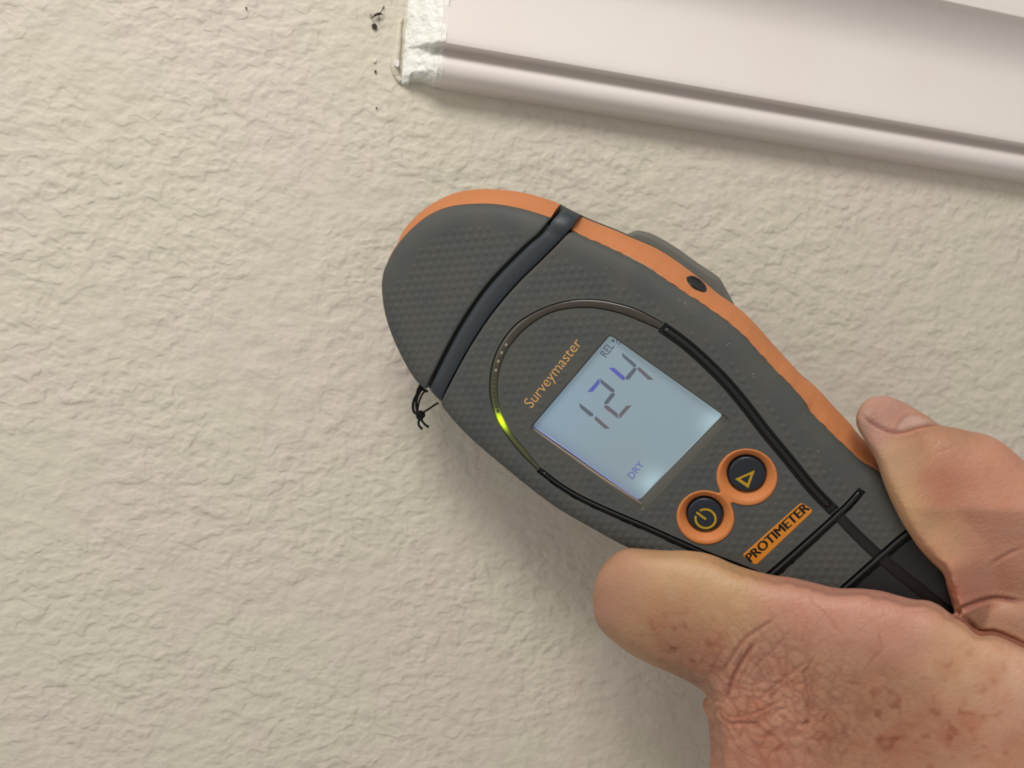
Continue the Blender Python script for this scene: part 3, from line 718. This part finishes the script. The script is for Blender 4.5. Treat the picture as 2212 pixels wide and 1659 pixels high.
# printed name on the front
textmesh('model_lettering', 'Surveymaster', (1148, 883), (1258, 742), (1130, 868), .06, GOLD, meter, .0, 'S')['label'] = 'gold printed word Surveymaster'

# --- buttons
def surround():
    r1, r2 = 5.45, 5.3
    c1, c2 = L((1613.6, 1024), -.9), L((1522.8, 1111.5), -.9)
    holes_ = [np.array([c+r_*np.array([math.cos(t), math.sin(t)]) for t in np.linspace(0, 2*math.pi, 48, endpoint=False)]) for c, r_ in ((c1, r1), (c2, r2))]
    vp_, tr_, kp = cdt(h_sur, holes_, .45, (.1, .25, .5))
    d0 = dist(vp_, h_sur); dd = np.minimum(np.linalg.norm(vp_-c1, axis=1)-r1, np.linalg.norm(vp_-c2, axis=1)-r2)
    lip = .55*np.sqrt(np.clip(1-(1-np.clip(d0/.6, 0, 1))**2, 0, 1))-.1
    t = np.clip(1-dd/2.2, 0, 1); z = lip-2.3*t**1.25
    V_ = [(x, y, z_) for (x, y), z_ in zip(vp_, z)]; Fc = [tuple(t_) for t_ in tr_[kp]]
    cnt = {}
    for t_ in tr_[kp]:
        for a, b in ((t_[0], t_[1]), (t_[1], t_[2]), (t_[2], t_[0])):
            if (b, a) in cnt: del cnt[(b, a)]
            else: cnt[(a, b)] = 1
    low = {}
    for (a, b) in cnt:
        for k in (a, b):
            if k not in low: low[k] = len(V_); V_.append((V_[k][0], V_[k][1], V_[k][2]-1.3))
        Fc.append((a, low[a], low[b], b))
    o = mk('button_surround', V_, Fc, ORA2, meter, True, .001); autosmooth(o, 60); o['label'] = 'orange figure-eight surround of the two buttons'
    V_ = []; Fc = []
    return c1, c2
c1, c2 = surround()
for c, r_, lab in ((c1, 5.15, 'up-arrow button'), (c2, 5.0, 'power button')):
    V_ = []; Fc = []; n = 48
    for rr, z in ((1, -4.), (1, -1.15), (.975, -.85), (.92, -.68), (.8, -.62), (.4, -.60), (.02, -.60)):
        for k in range(n): th = 2*math.pi*k/n; V_.append((c[0]+rr*r_*math.cos(th), c[1]+rr*r_*math.sin(th), z))
    for s in range(6):
        for k in range(n): j = (k+1) % n; Fc.append((s*n+k, s*n+j, (s+1)*n+j, (s+1)*n+k))
    Fc.append(tuple(range(6*n, 7*n)))
    bt = autosmooth(mk('button', V_, Fc, BTN, meter, True, .001), 50); bt['label'] = 'round navy '+lab
    V_ = []; Fc = []; zi = -.56
    if c is c1:
        tri = ccw(LL([(1630.8, 1015.5), (1587.4, 1034.5), (1616.7, 1054.5)], zi)); inn = tri.mean(0)+(tri-tri.mean(0))*.50
        V_ = [(*p_, zi) for p_ in tri]+[(*p_, zi) for p_ in inn]; Fc = [(k, (k+1) % 3, (k+1) % 3+3, k+3) for k in range(3)]
    else:
        cc = L((1524, 1120.5), zi); st = L((1504.5, 1106.5), zi); en = L((1525, 1122), zi); a0_ = math.atan2(*(st-cc)[::-1])
        k = 40
        for i in range(k):
            th = a0_+math.radians(20)+math.radians(320)*i/(k-1)
            for rr in (2.5, 3.15): V_.append((cc[0]+rr*math.cos(th), cc[1]+rr*math.sin(th), zi))
        Fc = [(2*i, 2*i+1, 2*i+3, 2*i+2) for i in range(k-1)]
        d = (en-st)/np.linalg.norm(en-st); nr_ = np.array([-d[1], d[0]])*.34; b = len(V_)
        V_ += [(*p_, zi) for p_ in (st-nr_, en-nr_, en+nr_, st+nr_)]; Fc.append((b, b+1, b+2, b+3))
    mk('icon', V_, Fc, MUST, bt, False, .001)
# floor below the surround
q = ccw(h_sur); nr = normals2(q)
prism('button_well', q+nr*.3, -3.2, -3.0, BLK, meter)
# --- maker label
pl = prism('name_plate', h_plate+normals2(ccw(h_plate))[::1]*0, -1.0, .12, ORAL, meter, .15); pl['label'] = 'orange plate with black lettering'
textmesh('plate_lettering', 'PROTIMETER', (1622.5, 1214.5), (1750, 1099.5), (1609, 1200.5), .16, INK, pl, 0, 'M', 1.0, .035)['label'] = 'black word PROTIMETER'

# ------------------------------------------------------------------ cord tied at the head
cord = bpy.data.objects.new('wrist_cord', None); COL.objects.link(cord); cord.matrix_world = DEVM
tag(cord, 'short knotted black cord hanging from the lower end of the slate band', 'cord')
def K(ps, z0=-7): return [(*L((840+x/9.215, 780+y/9.215), z), z) for x, y, z in [(p_[0], p_[1], p_[2] if len(p_) > 2 else z0) for p_ in ps]]
cl = ([], [])
for ps, r_ in (([(760, 600, -6), (690, 575), (640, 520), (590, 545), (560, 650), (500, 780), (480, 900), (500, 1010), (560, 1050)], .42),
               ([(610, 480, -6), (640, 560), (600, 640), (560, 740), (545, 860), (560, 980), (590, 1040)], .40),
               ([(740, 590, -7), (680, 640, -8), (630, 730, -8), (590, 850, -8), (575, 980, -8), (600, 1040, -8)], .30),
               ([(975, 835, -6.5), (900, 880), (800, 950), (720, 1000), (660, 1050)], .30)):
    tube('x', spline(K(ps), 30), r_, None, seg=8, join=cl)
mk('cord_loop', cl[0], cl[1], CORD, cord, True, .001)
cl = ([], [])
th = np.linspace(0, 4*math.pi, 50); kc = K([(625, 1080)])[0]
tube('x', [(kc[0]+1.0*math.cos(t), kc[1]+.9*math.sin(t)+.12*t-.7, kc[2]+.5*math.sin(t*1.5)) for t in th], .42, None, seg=8, join=cl)
tube('x', spline(K([(600, 1020), (620, 1100), (625, 1160)]), 10), [.5, .9, 1.0, 1.0, .9, .8, .8, .7, .6, .5], None, seg=8, join=cl)
mk('knot', cl[0], cl[1], CORD, cord, True, .001)
for ps in ([(615, 1150), (590, 1220), (605, 1290), (665, 1355)], [(640, 1160), (690, 1230), (745, 1285), (790, 1310)]):
    tube('cord_end', spline(K(ps), 14), np.interp(np.linspace(0, 1, 14), [0, .8, 1], [.38, .38, .5]), CORD, cord)

#HAND
# ------------------------------------------------------------------ the hand
def devd(x, y, z):                               # depth (m) of the device plane z mm above the face under a pixel
    r = RW @ np.array([(x-CX)/F, -(y-CY)/F, -1.0]); return (np.dot(ORG-CAMP, N)+z*.001)/np.dot(r, N)
def inflate(poly, zc, T, k=1.0, step=6.0):
    """pillow a closed outline: circular cross-sections from a Poisson solve, flattened towards T (mm)"""
    poly = ccw(np.array(poly, float)); lo = poly.min(0)-2*step; hi = poly.max(0)+2*step
    xs_ = np.arange(lo[0], hi[0], step); ys_ = np.arange(lo[1], hi[1], step); gx, gy = np.meshgrid(xs_, ys_)
    msk = inside(np.stack([gx.ravel(), gy.ravel()], 1), poly).reshape(gx.shape); f = np.zeros(gx.shape)
    ii, jj = np.indices(gx.shape); red = msk & ((ii+jj) % 2 == 0); blk = msk & ((ii+jj) % 2 == 1); om = 1.93
    for _ in range(420):
        for c in (red, blk):
            av = (np.roll(f, 1, 0)+np.roll(f, -1, 0)+np.roll(f, 1, 1)+np.roll(f, -1, 1)+step*step*1.0)/4
            f = np.where(c, f+om*(av-f), f)
    def samp(q):
        x = (q[:, 0]-xs_[0])/step; y = (q[:, 1]-ys_[0])/step; i = np.clip(x.astype(int), 0, len(xs_)-2); j = np.clip(y.astype(int), 0, len(ys_)-2)
        a, b = x-i, y-j; return (f[j, i]*(1-a)*(1-b)+f[j, i+1]*a*(1-b)+f[j+1, i]*(1-a)*b+f[j+1, i+1]*a*b)
    vp_, tr_, kp = cdt(resample(poly, int(np.linalg.norm(np.diff(np.vstack([poly, poly[:1]]), axis=0), axis=1).sum()/7), True), [], 8.0, (1.2, 4, 9))
    h = np.sqrt(2*np.maximum(samp(vp_), 0))*k/7.6; d = dist(vp_, poly); h = np.where(d < 14, np.minimum(h, np.sqrt(np.maximum(d, 0)*2*100)*k/7.6*1.0), h)
    h = T*np.tanh(h/T); n0 = len(poly); h[d < .3] = 0
    V_ = []; Fc = []; top = {}; bot = {}
    for i, (x, y) in enumerate(vp_):
        dd = devd(x, y, zc(x, y)); top[i] = len(V_); V_.append(P(x, y, dd-h[i]*.001))
        if h[i] == 0: bot[i] = top[i]
        else: bot[i] = len(V_); V_.append(P(x, y, dd+h[i]*.001))
    for t in tr_: Fc.append(tuple(top[i] for i in t)); Fc.append(tuple(bot[i] for i in t[::-1]))
    return V_, Fc
C5 = lambda ps: [(1250+x/3.26, 1150+y/3.26) for x, y in ps]
C6 = lambda ps: [(1700+x/3.615, 1200+y/3.615) for x, y in ps]
C7 = lambda ps: [(1800+x/3.073, 820+y/3.073) for x, y in ps]
thumb = C5([(260, 145), (345, 108), (450, 115), (600, 125), (800, 130), (950, 160), (1100, 225), (1300, 285), (1500, 320), (1629, 345)]) + \
    C6([(380, 251), (560, 255), (740, 275), (900, 320), (1000, 345), (1100, 350), (1200, 390), (1280, 455), (1380, 495), (1490, 590), (1600, 590), (1700, 620), (1851, 690)]) + \
    [(2300, 1440), (2400, 1530), (2470, 1660), (2470, 1860), (2200, 1960), (1800, 1960), (1560, 1900), (1545, 1760), (1548, 1659)] + \
    C5([(960, 1560), (955, 1420), (925, 1280), (905, 1190), (890, 1130), (750, 1040), (600, 970), (420, 890), (280, 800), (150, 680), (108, 590), (101, 500), (106, 400), (130, 300), (180, 215)])
index = C7([(150, 290), (153, 230), (190, 160), (240, 120), (300, 105), (400, 120), (500, 165), (600, 230), (710, 300), (800, 315), (900, 340), (1030, 370), (1130, 420), (1200, 480), (1266, 540)]) + \
    [(2290, 1070), (2380, 1200), (2440, 1400), (2440, 1600), (2250, 1620), (2120, 1500), (2075, 1390)] + C7([(800, 1540), (775, 1450), (750, 1370), (730, 1290), (650, 1210), (560, 1110), (470, 970), (380, 800), (320, 640), (285, 540), (230, 440), (175, 350)])
web = [(2055, 1335), (2080, 1307), (2105, 1297), (2135, 1291), (2175, 1292), (2230, 1304), (2320, 1350), (2380, 1450), (2360, 1560), (2240, 1560), (2130, 1470), (2070, 1400)]
heel = C5([(905, 1150), (915, 1330), (926, 1500), (920, 1659)]) + [(1525, 1800), (1540, 2000), (2000, 2050), (2100, 1800), (1900, 1550), (1700, 1450)]
Vh, Fh = [], []
def add(vf): o_ = len(Vh); Vh.extend(vf[0]); Fh.extend([tuple(i+o_ for i in f) for f in vf[1]])
add(inflate(spline(thumb, 260, True), lambda x, y: 2.5+min(1, max(0, (x-1400)/700))*3.5, 17, .95))
ileft = np.array(C7([(153, 250), (175, 350), (230, 440), (285, 540), (320, 640), (380, 800), (470, 970), (560, 1110), (650, 1210), (730, 1290), (750, 1370), (775, 1450), (800, 1540)]))
def zi_(x, y):
    s_ = float(dist(np.array([[x, y]]), ileft, False)[0])
    return 1.5-8.5*min(1, s_/110)-12*min(1, max(0, (y-1100)/190))*min(1, s_/80)
add(inflate(spline(index, 220, True), zi_, 15, .92))
add(inflate(spline(web, 90, True), lambda x, y: -10.0+(1350-y)*.02, 10, .85))
add(inflate(spline(heel, 120, True), lambda x, y: -13.0, 16, .9))
# the three fingers that curl round the back of the handle, out of this view
def dl(x, y, z): return loc3((*L((x, y), z), z))
for k, (sx, sy) in enumerate(((2290, 1420), (2300, 1560), (2290, 1700))):
    off = np.array([sx-2290, (sy-1420)*.75])
    pts = [dl(2380+off[0]*.3, 1500+off[1], -14), dl(2240+off[0], 1420+off[1]*.9, -29), dl(2080+off[0]*.8, 1400+off[1]*.8, -34), dl(1930+off[0]*.6, 1420+off[1]*.7, -30), dl(1880+off[0]*.4, 1450+off[1]*.6, -25)]
    pts = spline(pts, 26); sc_l = [.0105, .0100, .0092, .0085, .0066]
    cl = ([], []); tube('x', pts, np.interp(np.linspace(0, 1, 26), np.linspace(0, 1, 5), np.array(sc_l)), None, seg=14, join=cl); add(cl)
me = bpy.data.meshes.new('h'); me.from_pydata([tuple(v) for v in Vh], [], Fh); tmp = bpy.data.objects.new('h', me); COL.objects.link(tmp)
md = tmp.modifiers.new('r', 'REMESH'); md.mode = 'VOXEL'; md.voxel_size = .00062
ms = tmp.modifiers.new('s', 'SMOOTH'); ms.factor = .5; ms.iterations = 7
dg = bpy.context.evaluated_depsgraph_get(); ev = tmp.evaluated_get(dg); hm = bpy.data.meshes.new_from_object(ev)
bpy.data.objects.remove(tmp)
nv = len(hm.vertices); co_ = np.zeros(nv*3); hm.vertices.foreach_get('co', co_); co_ = co_.reshape(-1, 3)
no_ = np.zeros(nv*3); hm.vertices.foreach_get('normal', no_); no_ = no_.reshape(-1, 3)
cc = (co_-CAMP)@RW; PX = np.stack([CX+F*cc[:, 0]/-cc[:, 2], CY-F*cc[:, 1]/-cc[:, 2]], 1)
face_ = np.clip(((no_*(CAMP-co_)).sum(1)/np.linalg.norm(CAMP-co_, axis=1))*3-.1, 0, 1)
creases = [
    (C6([(1290, 455), (1390, 505), (1490, 598), (1600, 598), (1700, 628), (1851, 700), (1960, 760)]), 5, 1.7), (C7([(800, 1575), (840, 1535), (900, 1500), (1000, 1462), (1100, 1452), (1266, 1478)]), 4.5, 1.3),  # points, width px, depth mm
    (C5([(1390, 600), (1270, 680), (1160, 760), (1090, 860), (1010, 980), (985, 1010)]), 3.6, .75), (C5([(1255, 765), (1200, 830), (1130, 940), (1080, 1040), (1045, 1150), (1005, 1200)]), 4.2, 1.1),
    (C5([(1500, 680), (1400, 800), (1250, 950), (1225, 1000)]), 3.0, .45), (C5([(1629, 880), (1500, 990), (1400, 1060), (1320, 1130), (1240, 1200)]), 3.2, .55),
    (C5([(1640, 930), (1580, 990), (1600, 1045), (1480, 1085)]), 3.0, .45), (C5([(1020, 1325), (1080, 1345), (1200, 1345), (1300, 1330)]), 3.8, .8), (C5([(1545, 1360), (1600, 1350), (1650, 1320)]), 4, .8),
    (C5([(980, 1240), (1010, 1300), (1060, 1340)]), 3.4, .6), (C5([(1500, 1230), (1400, 1260), (1320, 1335)]), 3, .5), (C5([(930, 1020), (950, 930), (1000, 850), (1060, 790)]), 3, .35),
    (C5([(1450, 1170), (1240, 1270), (1120, 1300), (1040, 1290)]), 3.2, .6), (C5([(900, 1140), (960, 1180), (1020, 1205)]), 3.5, .6), (C5([(1180, 1420), (1300, 1440), (1450, 1420)]), 3, .4),
    (C5([(1150, 900), (1100, 1000), (1090, 1080)]), 2.6, .3), (C5([(1350, 830), (1280, 900), (1200, 1010), (1130, 1120)]), 2.6, .35), (C5([(1420, 930), (1340, 1000), (1290, 1060)]), 2.6, .3), (C5([(1380, 1400), (1480, 1440), (1620, 1410)]), 3, .35),
    (C6([(210, 280), (195, 330), (215, 380), (280, 440), (350, 510), (440, 640)]), 2.6, .35), (C6([(720, 560), (730, 680), (745, 740), (690, 790), (610, 890)]), 3, .35), (C6([(230, 760), (170, 860), (135, 920), (150, 1030), (172, 1150), (110, 1230)]), 3.2, .6),
    (C6([(85, 1325), (140, 1320), (200, 1265)]), 4.2, .9), (C6([(0, 1008), (80, 962), (135, 925)]), 2.8, .45), (C6([(0, 1400), (90, 1330)]), 3, .5), (C6([(200, 1540), (290, 1430), (350, 1370)]), 3, .35), (C6([(150, 1020), (260, 960), (320, 860)]), 2.6, .3),
    (C6([(0, 1560), (120, 1470), (230, 1410)]), 2.8, .3), (C6([(1490, 590), (1515, 602), (1540, 590)]), 3.5, .8), (C6([(440, 470), (560, 400), (680, 330)]), 2, .16), (C6([(500, 640), (740, 470), (1000, 440), (1180, 440)]), 2.2, .2), (C6([(700, 610), (820, 560), (980, 480)]), 2, .18),
    (C7([(195, 240), (260, 288), (340, 328), (400, 350), (480, 342), (560, 316), (640, 300), (715, 297)]), 4.0, 1.1), (C7([(690, 480), (760, 460), (800, 425)]), 3, .25), (C7([(1266, 1115), (1120, 1180), (1030, 1235)]), 4, .5), (C7([(1185, 755), (1150, 820)]), 3, .25), (C7([(770, 545), (840, 500)]), 2.4, .2)]
disp_ = np.zeros(nv); red_ = np.zeros(nv)
for ps, wd, dp in creases:
    ln = spline(ps, 24); lo = ln.min(0)-16; hi = ln.max(0)+16; m_ = ((PX > lo) & (PX < hi)).all(1); q = PX[m_]
    if not len(q): continue
    d = dist(q, ln, False); g = np.exp(-(d/wd)**2)*face_[m_]; wd = wd*.82; tp = np.clip(np.minimum(np.linalg.norm(q-ln[0], axis=1), np.linalg.norm(q-ln[-1], axis=1))/22, .25, 1); dp = dp*tp; disp_[m_] -= g*dp*.6-.16*dp*np.exp(-((d-wd*2.6)/(wd*1.6))**2)*face_[m_]; red_[m_] = np.maximum(red_[m_], np.exp(-(d/wd)**2)*np.minimum(1, dp*.8))
# fingernail: a flat plate whose lower border sinks under the finger flesh
nail = np.array(C7([(405, 345), (430, 290), (470, 245), (520, 226), (575, 232), (650, 268), (712, 300), (640, 300), (560, 316), (480, 342)]))
inn = inside(PX, nail) & (face_ > 0) & (co_[:, 1] < 0); dn_ = dist(PX, nail); nailw = np.where(inn, np.clip(dn_/5, 0, 1), 0); disp_ -= nailw*.25
disp_ += np.where(~inn & (dn_ < 10) & (PX[:, 0] < 2040), np.exp(-((dn_-5)/3)**2)*.18, 0)*face_
import mathutils.noise as mn
wr = np.exp(-(((PX-[1640, 1500])/[150, 150])**2).sum(1))+.35*np.exp(-(((PX-[1800, 1560])/[250, 130])**2).sum(1))
for i in np.nonzero((face_ > .05) & (PX[:, 0] < 2300) & (PX[:, 1] < 1760))[0]:
    x, y = PX[i]; u_ = (x*.75+y*.66)/34; v_ = (-x*.66+y*.75)/13
    disp_[i] += mn.noise(Vector((x/60, y/60, 3)))*.35
    if wr[i] > .06:
        wx = mn.noise(Vector((x/45, y/45, 11)))*.5
        dd_, _ = mn.voronoi(Vector((v_*.62+wx, u_*.95+wx, 5))); e_ = min(1, (dd_[1]-dd_[0])/.34); e_ = e_*(2-e_)
        dd_, _ = mn.voronoi(Vector((v_*1.3-wx, u_*2.1, 2))); e2 = min(1, (dd_[1]-dd_[0])/.4)
        disp_[i] += (e_*.30+e2*.05-.17)*wr[i]; red_[i] = max(red_[i], (1-e_)*.42*min(1, wr[i]*1.3))
co_ += no_*(disp_*.001)[:, None]
lc = np.stack([(co_-ORG)@U, (co_-ORG)@V, (co_-ORG)@N], 1)*1000; q2 = lc[:, :2]
near = inside(q2, shell) & (lc[:, 2] > -22) & (lc[:, 2] < .8); ix = np.nonzero(near)[0]
if len(ix):
    qi = q2[ix]; de = dist(qi, shell); zf_ = np.where(inside(qi, body_out), z_body(qi), -DROP); pt = zf_+.5-lc[ix, 2]; pb = lc[ix, 2]+21.2
    j_ = np.argmin(np.linalg.norm(qi[:, None]-shell[None], axis=2), axis=1)
    for a_, i in enumerate(ix):
        if pt[a_] <= 0: continue
        if de[a_] < pt[a_]*1.0 and de[a_] < pb[a_]: lc[i, :2] = shell[j_[a_]]-ns[j_[a_]]*.6
        elif pt[a_] < pb[a_]: lc[i, 2] = zf_[a_]+.5
        else: lc[i, 2] = -21.2
    co_[ix] = ORG+(lc[ix, :1]*U+lc[ix, 1:2]*V+lc[ix, 2:]*N)*.001
hm.vertices.foreach_set('co', co_.ravel()); hm.update()
hm.polygons.foreach_set('use_smooth', [True]*len(hm.polygons))
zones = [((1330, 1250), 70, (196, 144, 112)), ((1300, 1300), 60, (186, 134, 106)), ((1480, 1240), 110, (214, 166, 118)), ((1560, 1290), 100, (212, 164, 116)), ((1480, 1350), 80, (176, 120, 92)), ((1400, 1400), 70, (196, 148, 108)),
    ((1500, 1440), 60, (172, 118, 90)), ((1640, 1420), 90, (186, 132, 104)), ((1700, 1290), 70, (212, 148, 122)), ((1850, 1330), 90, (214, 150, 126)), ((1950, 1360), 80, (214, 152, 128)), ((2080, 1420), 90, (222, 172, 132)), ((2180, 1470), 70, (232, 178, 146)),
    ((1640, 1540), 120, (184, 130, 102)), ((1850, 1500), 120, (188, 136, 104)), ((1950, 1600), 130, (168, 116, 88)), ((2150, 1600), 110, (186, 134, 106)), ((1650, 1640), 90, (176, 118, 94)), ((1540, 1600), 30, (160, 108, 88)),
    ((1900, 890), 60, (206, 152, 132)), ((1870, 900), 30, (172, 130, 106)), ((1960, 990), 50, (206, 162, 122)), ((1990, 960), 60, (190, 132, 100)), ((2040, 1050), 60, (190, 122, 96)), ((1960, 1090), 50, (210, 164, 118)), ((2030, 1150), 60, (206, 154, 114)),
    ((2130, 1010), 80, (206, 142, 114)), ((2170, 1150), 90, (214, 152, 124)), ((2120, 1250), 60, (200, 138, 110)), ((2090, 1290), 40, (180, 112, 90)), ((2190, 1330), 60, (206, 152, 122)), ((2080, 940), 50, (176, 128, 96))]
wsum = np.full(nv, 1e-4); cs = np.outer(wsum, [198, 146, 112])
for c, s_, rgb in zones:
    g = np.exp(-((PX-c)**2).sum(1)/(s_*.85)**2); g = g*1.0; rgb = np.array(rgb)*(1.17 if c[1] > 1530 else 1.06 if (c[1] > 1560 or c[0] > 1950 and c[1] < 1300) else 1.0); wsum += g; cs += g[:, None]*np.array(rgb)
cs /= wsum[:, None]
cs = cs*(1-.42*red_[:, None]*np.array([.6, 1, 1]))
nz = np.clip(nailw, 0, 1)[:, None]*.8; cs = cs*(1-nz)+np.array([212, 172, 158])*nz
cs = (cs-cs.mean(1)[:, None])*.90+cs.mean(1)[:, None]; cs = cs*.88; lin = cs/255; lin = np.where(lin <= .04045, lin/12.92, ((lin+.055)/1.055)**2.4)
fre = np.clip(sum(a_*np.exp(-(((PX-c)/s_)**2).sum(1)) for c, s_, a_ in (((1460, 1370), (90, 50), 1.0), ((1500, 1420), (60, 45), .8), ((1650, 1580), (150, 100), .55), ((1900, 1560), (220, 120), .9), ((2130, 1600), (150, 100), .7), ((2100, 1440), (120, 60), .45), ((2160, 1040), (90, 80), .25))), 0, 1)
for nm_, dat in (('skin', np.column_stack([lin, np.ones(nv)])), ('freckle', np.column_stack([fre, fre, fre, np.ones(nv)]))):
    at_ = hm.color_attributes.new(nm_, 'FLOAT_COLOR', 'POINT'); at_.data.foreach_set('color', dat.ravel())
def skinmat():
    m = bpy.data.materials.new('skin'); m.use_nodes = True; nt = m.node_tree; N_ = nt.nodes; b = N_['Principled BSDF']; lk = nt.links.new
    b.inputs['Roughness'].default_value = .48; b.inputs['Specular IOR Level'].default_value = .38
    b.inputs['Subsurface Weight'].default_value = .12; b.inputs['Subsurface Radius'].default_value = (.0035, .0014, .0008); b.inputs['Subsurface Scale'].default_value = 1.0
    tc = N_.new('ShaderNodeTexCoord'); a = N_.new('ShaderNodeAttribute'); a.attribute_name = 'skin'; f = N_.new('ShaderNodeAttribute'); f.attribute_name = 'freckle'
    def noise(sc, det=3, dist_=0):
        n = N_.new('ShaderNodeTexNoise'); n.inputs['Scale'].default_value = sc; n.inputs['Detail'].default_value = det; n.inputs['Distortion'].default_value = dist_; lk(tc.outputs['Object'], n.inputs['Vector']); return n.outputs[0]
    def mr(i, lo, hi, a_=0, b_=1):
        r_ = N_.new('ShaderNodeMapRange'); r_.interpolation_type = 'SMOOTHSTEP'
        for k, v in zip((1, 2, 3, 4), (lo, hi, a_, b_)): r_.inputs[k].default_value = v
        lk(i, r_.inputs[0]); return r_.outputs[0]
    def mx(fac, c0, c1, mode='MIX'):
        x = N_.new('ShaderNodeMix'); x.data_type = 'RGBA'; x.blend_type = mode
        if isinstance(fac, float): x.inputs[0].default_value = fac
        else: lk(fac, x.inputs[0])
        for c, k in ((c0, 6), (c1, 7)):
            if isinstance(c, tuple): x.inputs[k].default_value = (*c, 1)
            else: lk(c, x.inputs[k])
        return x.outputs[2]
    def mul(p, q):
        k = N_.new('ShaderNodeMath'); k.operation = 'MULTIPLY'; lk(p, k.inputs[0])
        if isinstance(q, float): k.inputs[1].default_value = q
        else: lk(q, k.inputs[1])
        return k.outputs[0]
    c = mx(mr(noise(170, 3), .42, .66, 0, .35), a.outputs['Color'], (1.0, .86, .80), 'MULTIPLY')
    c = mx(mul(mul(mr(noise(260, 1.5, .2), .54, .74), f.outputs['Fac']), .9), c, (.66, .48, .42), 'MULTIPLY')
    c = mx(mul(mr(noise(95, 2, .2), .44, .66), mul(f.outputs['Fac'], .85)), c, (.88, .72, .66), 'MULTIPLY')
    c = mx(mr(noise(520, 2), .56, .7, 0, .22), c, (1.2, 1.14, 1.1), 'MULTIPLY')
    lk(c, b.inputs['Base Color'])
    v = N_.new('ShaderNodeTexVoronoi'); v.feature = 'DISTANCE_TO_EDGE'; v.inputs['Scale'].default_value = 620; lk(tc.outputs['Object'], v.inputs['Vector'])
    ad_ = N_.new('ShaderNodeMath'); ad_.operation = 'ADD'; lk(mul(mr(v.outputs['Distance'], 0, .16), .16), ad_.inputs[0]); lk(mul(noise(900, 4), .9), ad_.inputs[1])
    bp = N_.new('ShaderNodeBump'); bp.inputs['Strength'].default_value = .38; bp.inputs['Distance'].default_value = .0005; lk(ad_.outputs[0], bp.inputs['Height']); lk(bp.outputs[0], b.inputs['Normal'])
    return m
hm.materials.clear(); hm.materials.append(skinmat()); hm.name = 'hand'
hand = bpy.data.objects.new('hand', hm); COL.objects.link(hand)
tag(hand, 'freckled bare hand gripping the meter handle between thumb and index finger', 'hand')
